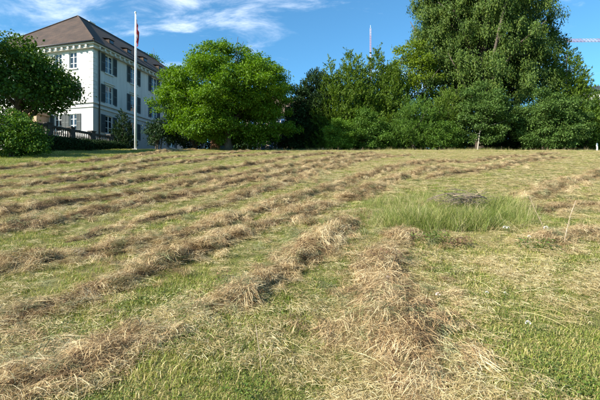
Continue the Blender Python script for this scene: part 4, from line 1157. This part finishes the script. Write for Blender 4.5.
# ------------------------------------------------------------------ brush pile, dry stalks, weeds and flowers in the meadow
M_twig = surf_mat('dead twigs', (0.10, 0.078, 0.058), (0.22, 0.175, 0.135), 12, 0.9, 0.4)
M_stick = surf_mat('bleached branch', (0.30, 0.22, 0.15), (0.46, 0.36, 0.26), 12, 0.85, 0.4)
gxp, gyp = ground_at(462, 210)
bp_ = empty('brush_pile', (gxp, gyp, float(zfun(gxp, gyp)))); tag(bp_, 'heap of dead branches in the tall green grass', 'brush pile')
def twig(mat, p0, p1, r, forks=3, arch=0.0):
    mb = MB(); L = bent(p0, p1, 7, .10); L[:, 2] += arch * np.sin(np.linspace(0, math.pi, 7)); mb.tube(L, np.linspace(r, r * .35, 7), 6)
    for k in range(forks):
        s0 = L[rng.integers(1, 5)]; d_ = unit(np.array(p1) - np.array(p0)) * .4 + rng.normal(0, .5, 3); d_[2] = abs(d_[2]) * .15
        mb.tube(bent(s0, s0 + unit(d_) * U(.12, .4), 4, .2), [r * .5, r * .4, r * .3, r * .15], 5)
    return mb.build('branch', mat, bp_, smooth=True)
for k in range(34):
    a = U(-.7, .7) + (math.pi if U() < .5 else 0); L_ = U(.35, .85); cxp, cyp = U(-.35, .35), U(-.3, .3)
    dx_, dy_ = L_ / 2 * math.cos(a), L_ / 2 * math.sin(a)
    twig(M_twig, (cxp - dx_, cyp - dy_, U(.0, .22)), (cxp + dx_, cyp + dy_, U(.02, .34)), U(.004, .010), 3, U(.02, .14))
s_ = twig(M_stick, (-.30, -.36, .24), (.26, -.40, .20), .007, 1); s_['label'] = 'bleached straight branch on the near side'
s_ = twig(M_stick, (.06, -.45, .26), (.26, -.42, .37), .008, 1); s_['label'] = 'short bleached forked branch'

def stalk(label, pts, mat=M_stick, r=.007, side=4):
    g0 = ground_at(*pts[0]); zg = float(zfun(*g0)); o = empty('dry_stalk', (g0[0], g0[1], zg)); tag(o, label, 'stalk', 'dry stalks in the meadow')
    q = [Vector(((p[0] - pts[0][0]) / 410 * g0[1], U(-.015, .015) * k, -(p[1] - pts[0][1]) / 410 * g0[1] - (.04 if k == 0 else 0))) for k, p in enumerate(pts)]
    MB().tube(q, np.linspace(r, r * .55, len(q)), 6).build('stem', mat, o, smooth=True)
    mb = MB()
    for k in range(side):
        a = q[0].lerp(q[-1], U(.35, .95)); mb.tube([a, a + Vector((U(-.08, .08), U(-.05, .05), U(.02, .09)))], [r * .4, r * .15], 4)
    mb.build('twigs', mat, o)
stalk('straight leaning straw-coloured stalk in the tangled straw at right', [(563, 249), (567, 234), (571, 218), (574, 204)], r=.006)
stalk('crooked thin dry stalk left of the leaning straight one', [(546, 235), (541, 225), (535, 212), (530, 198)], r=.004)
stalk('short dry twig lying across the near straw', [(262, 370), (260, 352), (257, 335), (255, 322)], r=.0035)

def weed(label, px, py, n, rad, hgt, size, mat):
    g0 = ground_at(px, py); o = empty('leafy_weed', (g0[0], g0[1], float(zfun(*g0)))); tag(o, label, 'weed', 'broad-leaved weeds in the meadow')
    d_ = leaflets(n, rad, hgt, size); link('leaves', np_mesh('leaves', *d_[:2], mat, d_[2]), o)
    mb = MB()
    for k in range(7):
        a = U(0, 6.28); r_ = rad * U(.2, .8); mb.tube([(r_ * .5 * math.cos(a), r_ * .5 * math.sin(a), -.02), (r_ * math.cos(a), r_ * math.sin(a), hgt * U(.7, 1.1))], [.004, .002], 4)
    mb.build('stems', mat, o)
weed('green leafy weed to the left of the foot of the leaning stalk', 537, 252, 300, .26, .14, (.02, .045), M_weed)
weed('leafy green weed at the bottom right corner of the field', 588, 392, 170, .16, .06, (.012, .03), M_weed)
weed('pale green leafy weed in front of the tall grass', 428, 243, 220, .28, .14, (.03, .055), M_weed)
weed('reddish leafy weed before the tall grass, next to the pale green one', 455, 246, 160, .22, .12, (.03, .055), M_redweed)
weed('reddish leafy weed on top of the windrow coming towards the camera', 388, 268, 160, .22, .22, (.02, .045), M_redweed)
weed('leafy green weed in the stubble near the bottom left', 250, 385, 170, .16, .05, (.010, .026), M_weed)

M_petal = surf_mat('white petals', (0.52, 0.50, 0.46), (0.66, 0.64, 0.60), 30, 0.6)
M_pink = surf_mat('pinkish petals', (0.60, 0.42, 0.40), (0.74, 0.60, 0.56), 30, 0.6)
M_stem = surf_mat('green stem', (0.06, 0.11, 0.03), (0.10, 0.16, 0.04), 20, 0.6)
def flower(label, px, py, dia, mat=M_petal):
    g0 = ground_at(px, py); o = empty('meadow_flower', (g0[0], g0[1], float(zfun(*g0)))); tag(o, label, 'flower', 'pale flowers in the mown grass')
    dia *= .9; h_ = U(.07, .10); MB().tube([(0, .01, -.02), (.006, .005, h_ * .5), (0, 0, h_)], .002, 5).build('stem', M_stem, o)
    mb = MB()
    for k in range(34):
        d_ = sph(1, -.3)[0]; c_ = np.array([0, 0, h_]) + d_ * dia * .28; a_ = unit(np.cross(d_, [0.3, .2, 1])); b2 = np.cross(d_, a_)
        mb.face([c_ - a_ * dia * .09, c_ + d_ * dia * .12 + b2 * dia * .06, c_ + d_ * dia * .22, c_ + d_ * dia * .12 - b2 * dia * .06 + a_ * dia * .06])
    mb.build('flower_head', mat, o)
flower('largest white flower head, alone in the stubble at lower right', 528, 336, .048)
flower('small white flower head up and left of the largest one', 487, 303, .034)
flower('tiny white flower head right of the small one in the stubble', 505, 301, .026)
flower('white flower head in front of the right end of the tall grass', 505, 236, .07)
flower('second white flower touching the one before the tall grass', 508.5, 235, .05)
flower('white flower head at the foot of the crooked dry stalk', 546, 236, .075)
flower('white flower head between the tall grass and the green weed', 529, 247, .05)
flower('pinkish flower head on the right flank of the reddish windrow', 438, 302, .05, M_pink)
flower('pinkish flower head on the crest of the reddish windrow', 388, 284, .045, M_pink)
flower('pale pink flower higher on the crest of the reddish windrow', 376, 272, .045, M_pink)
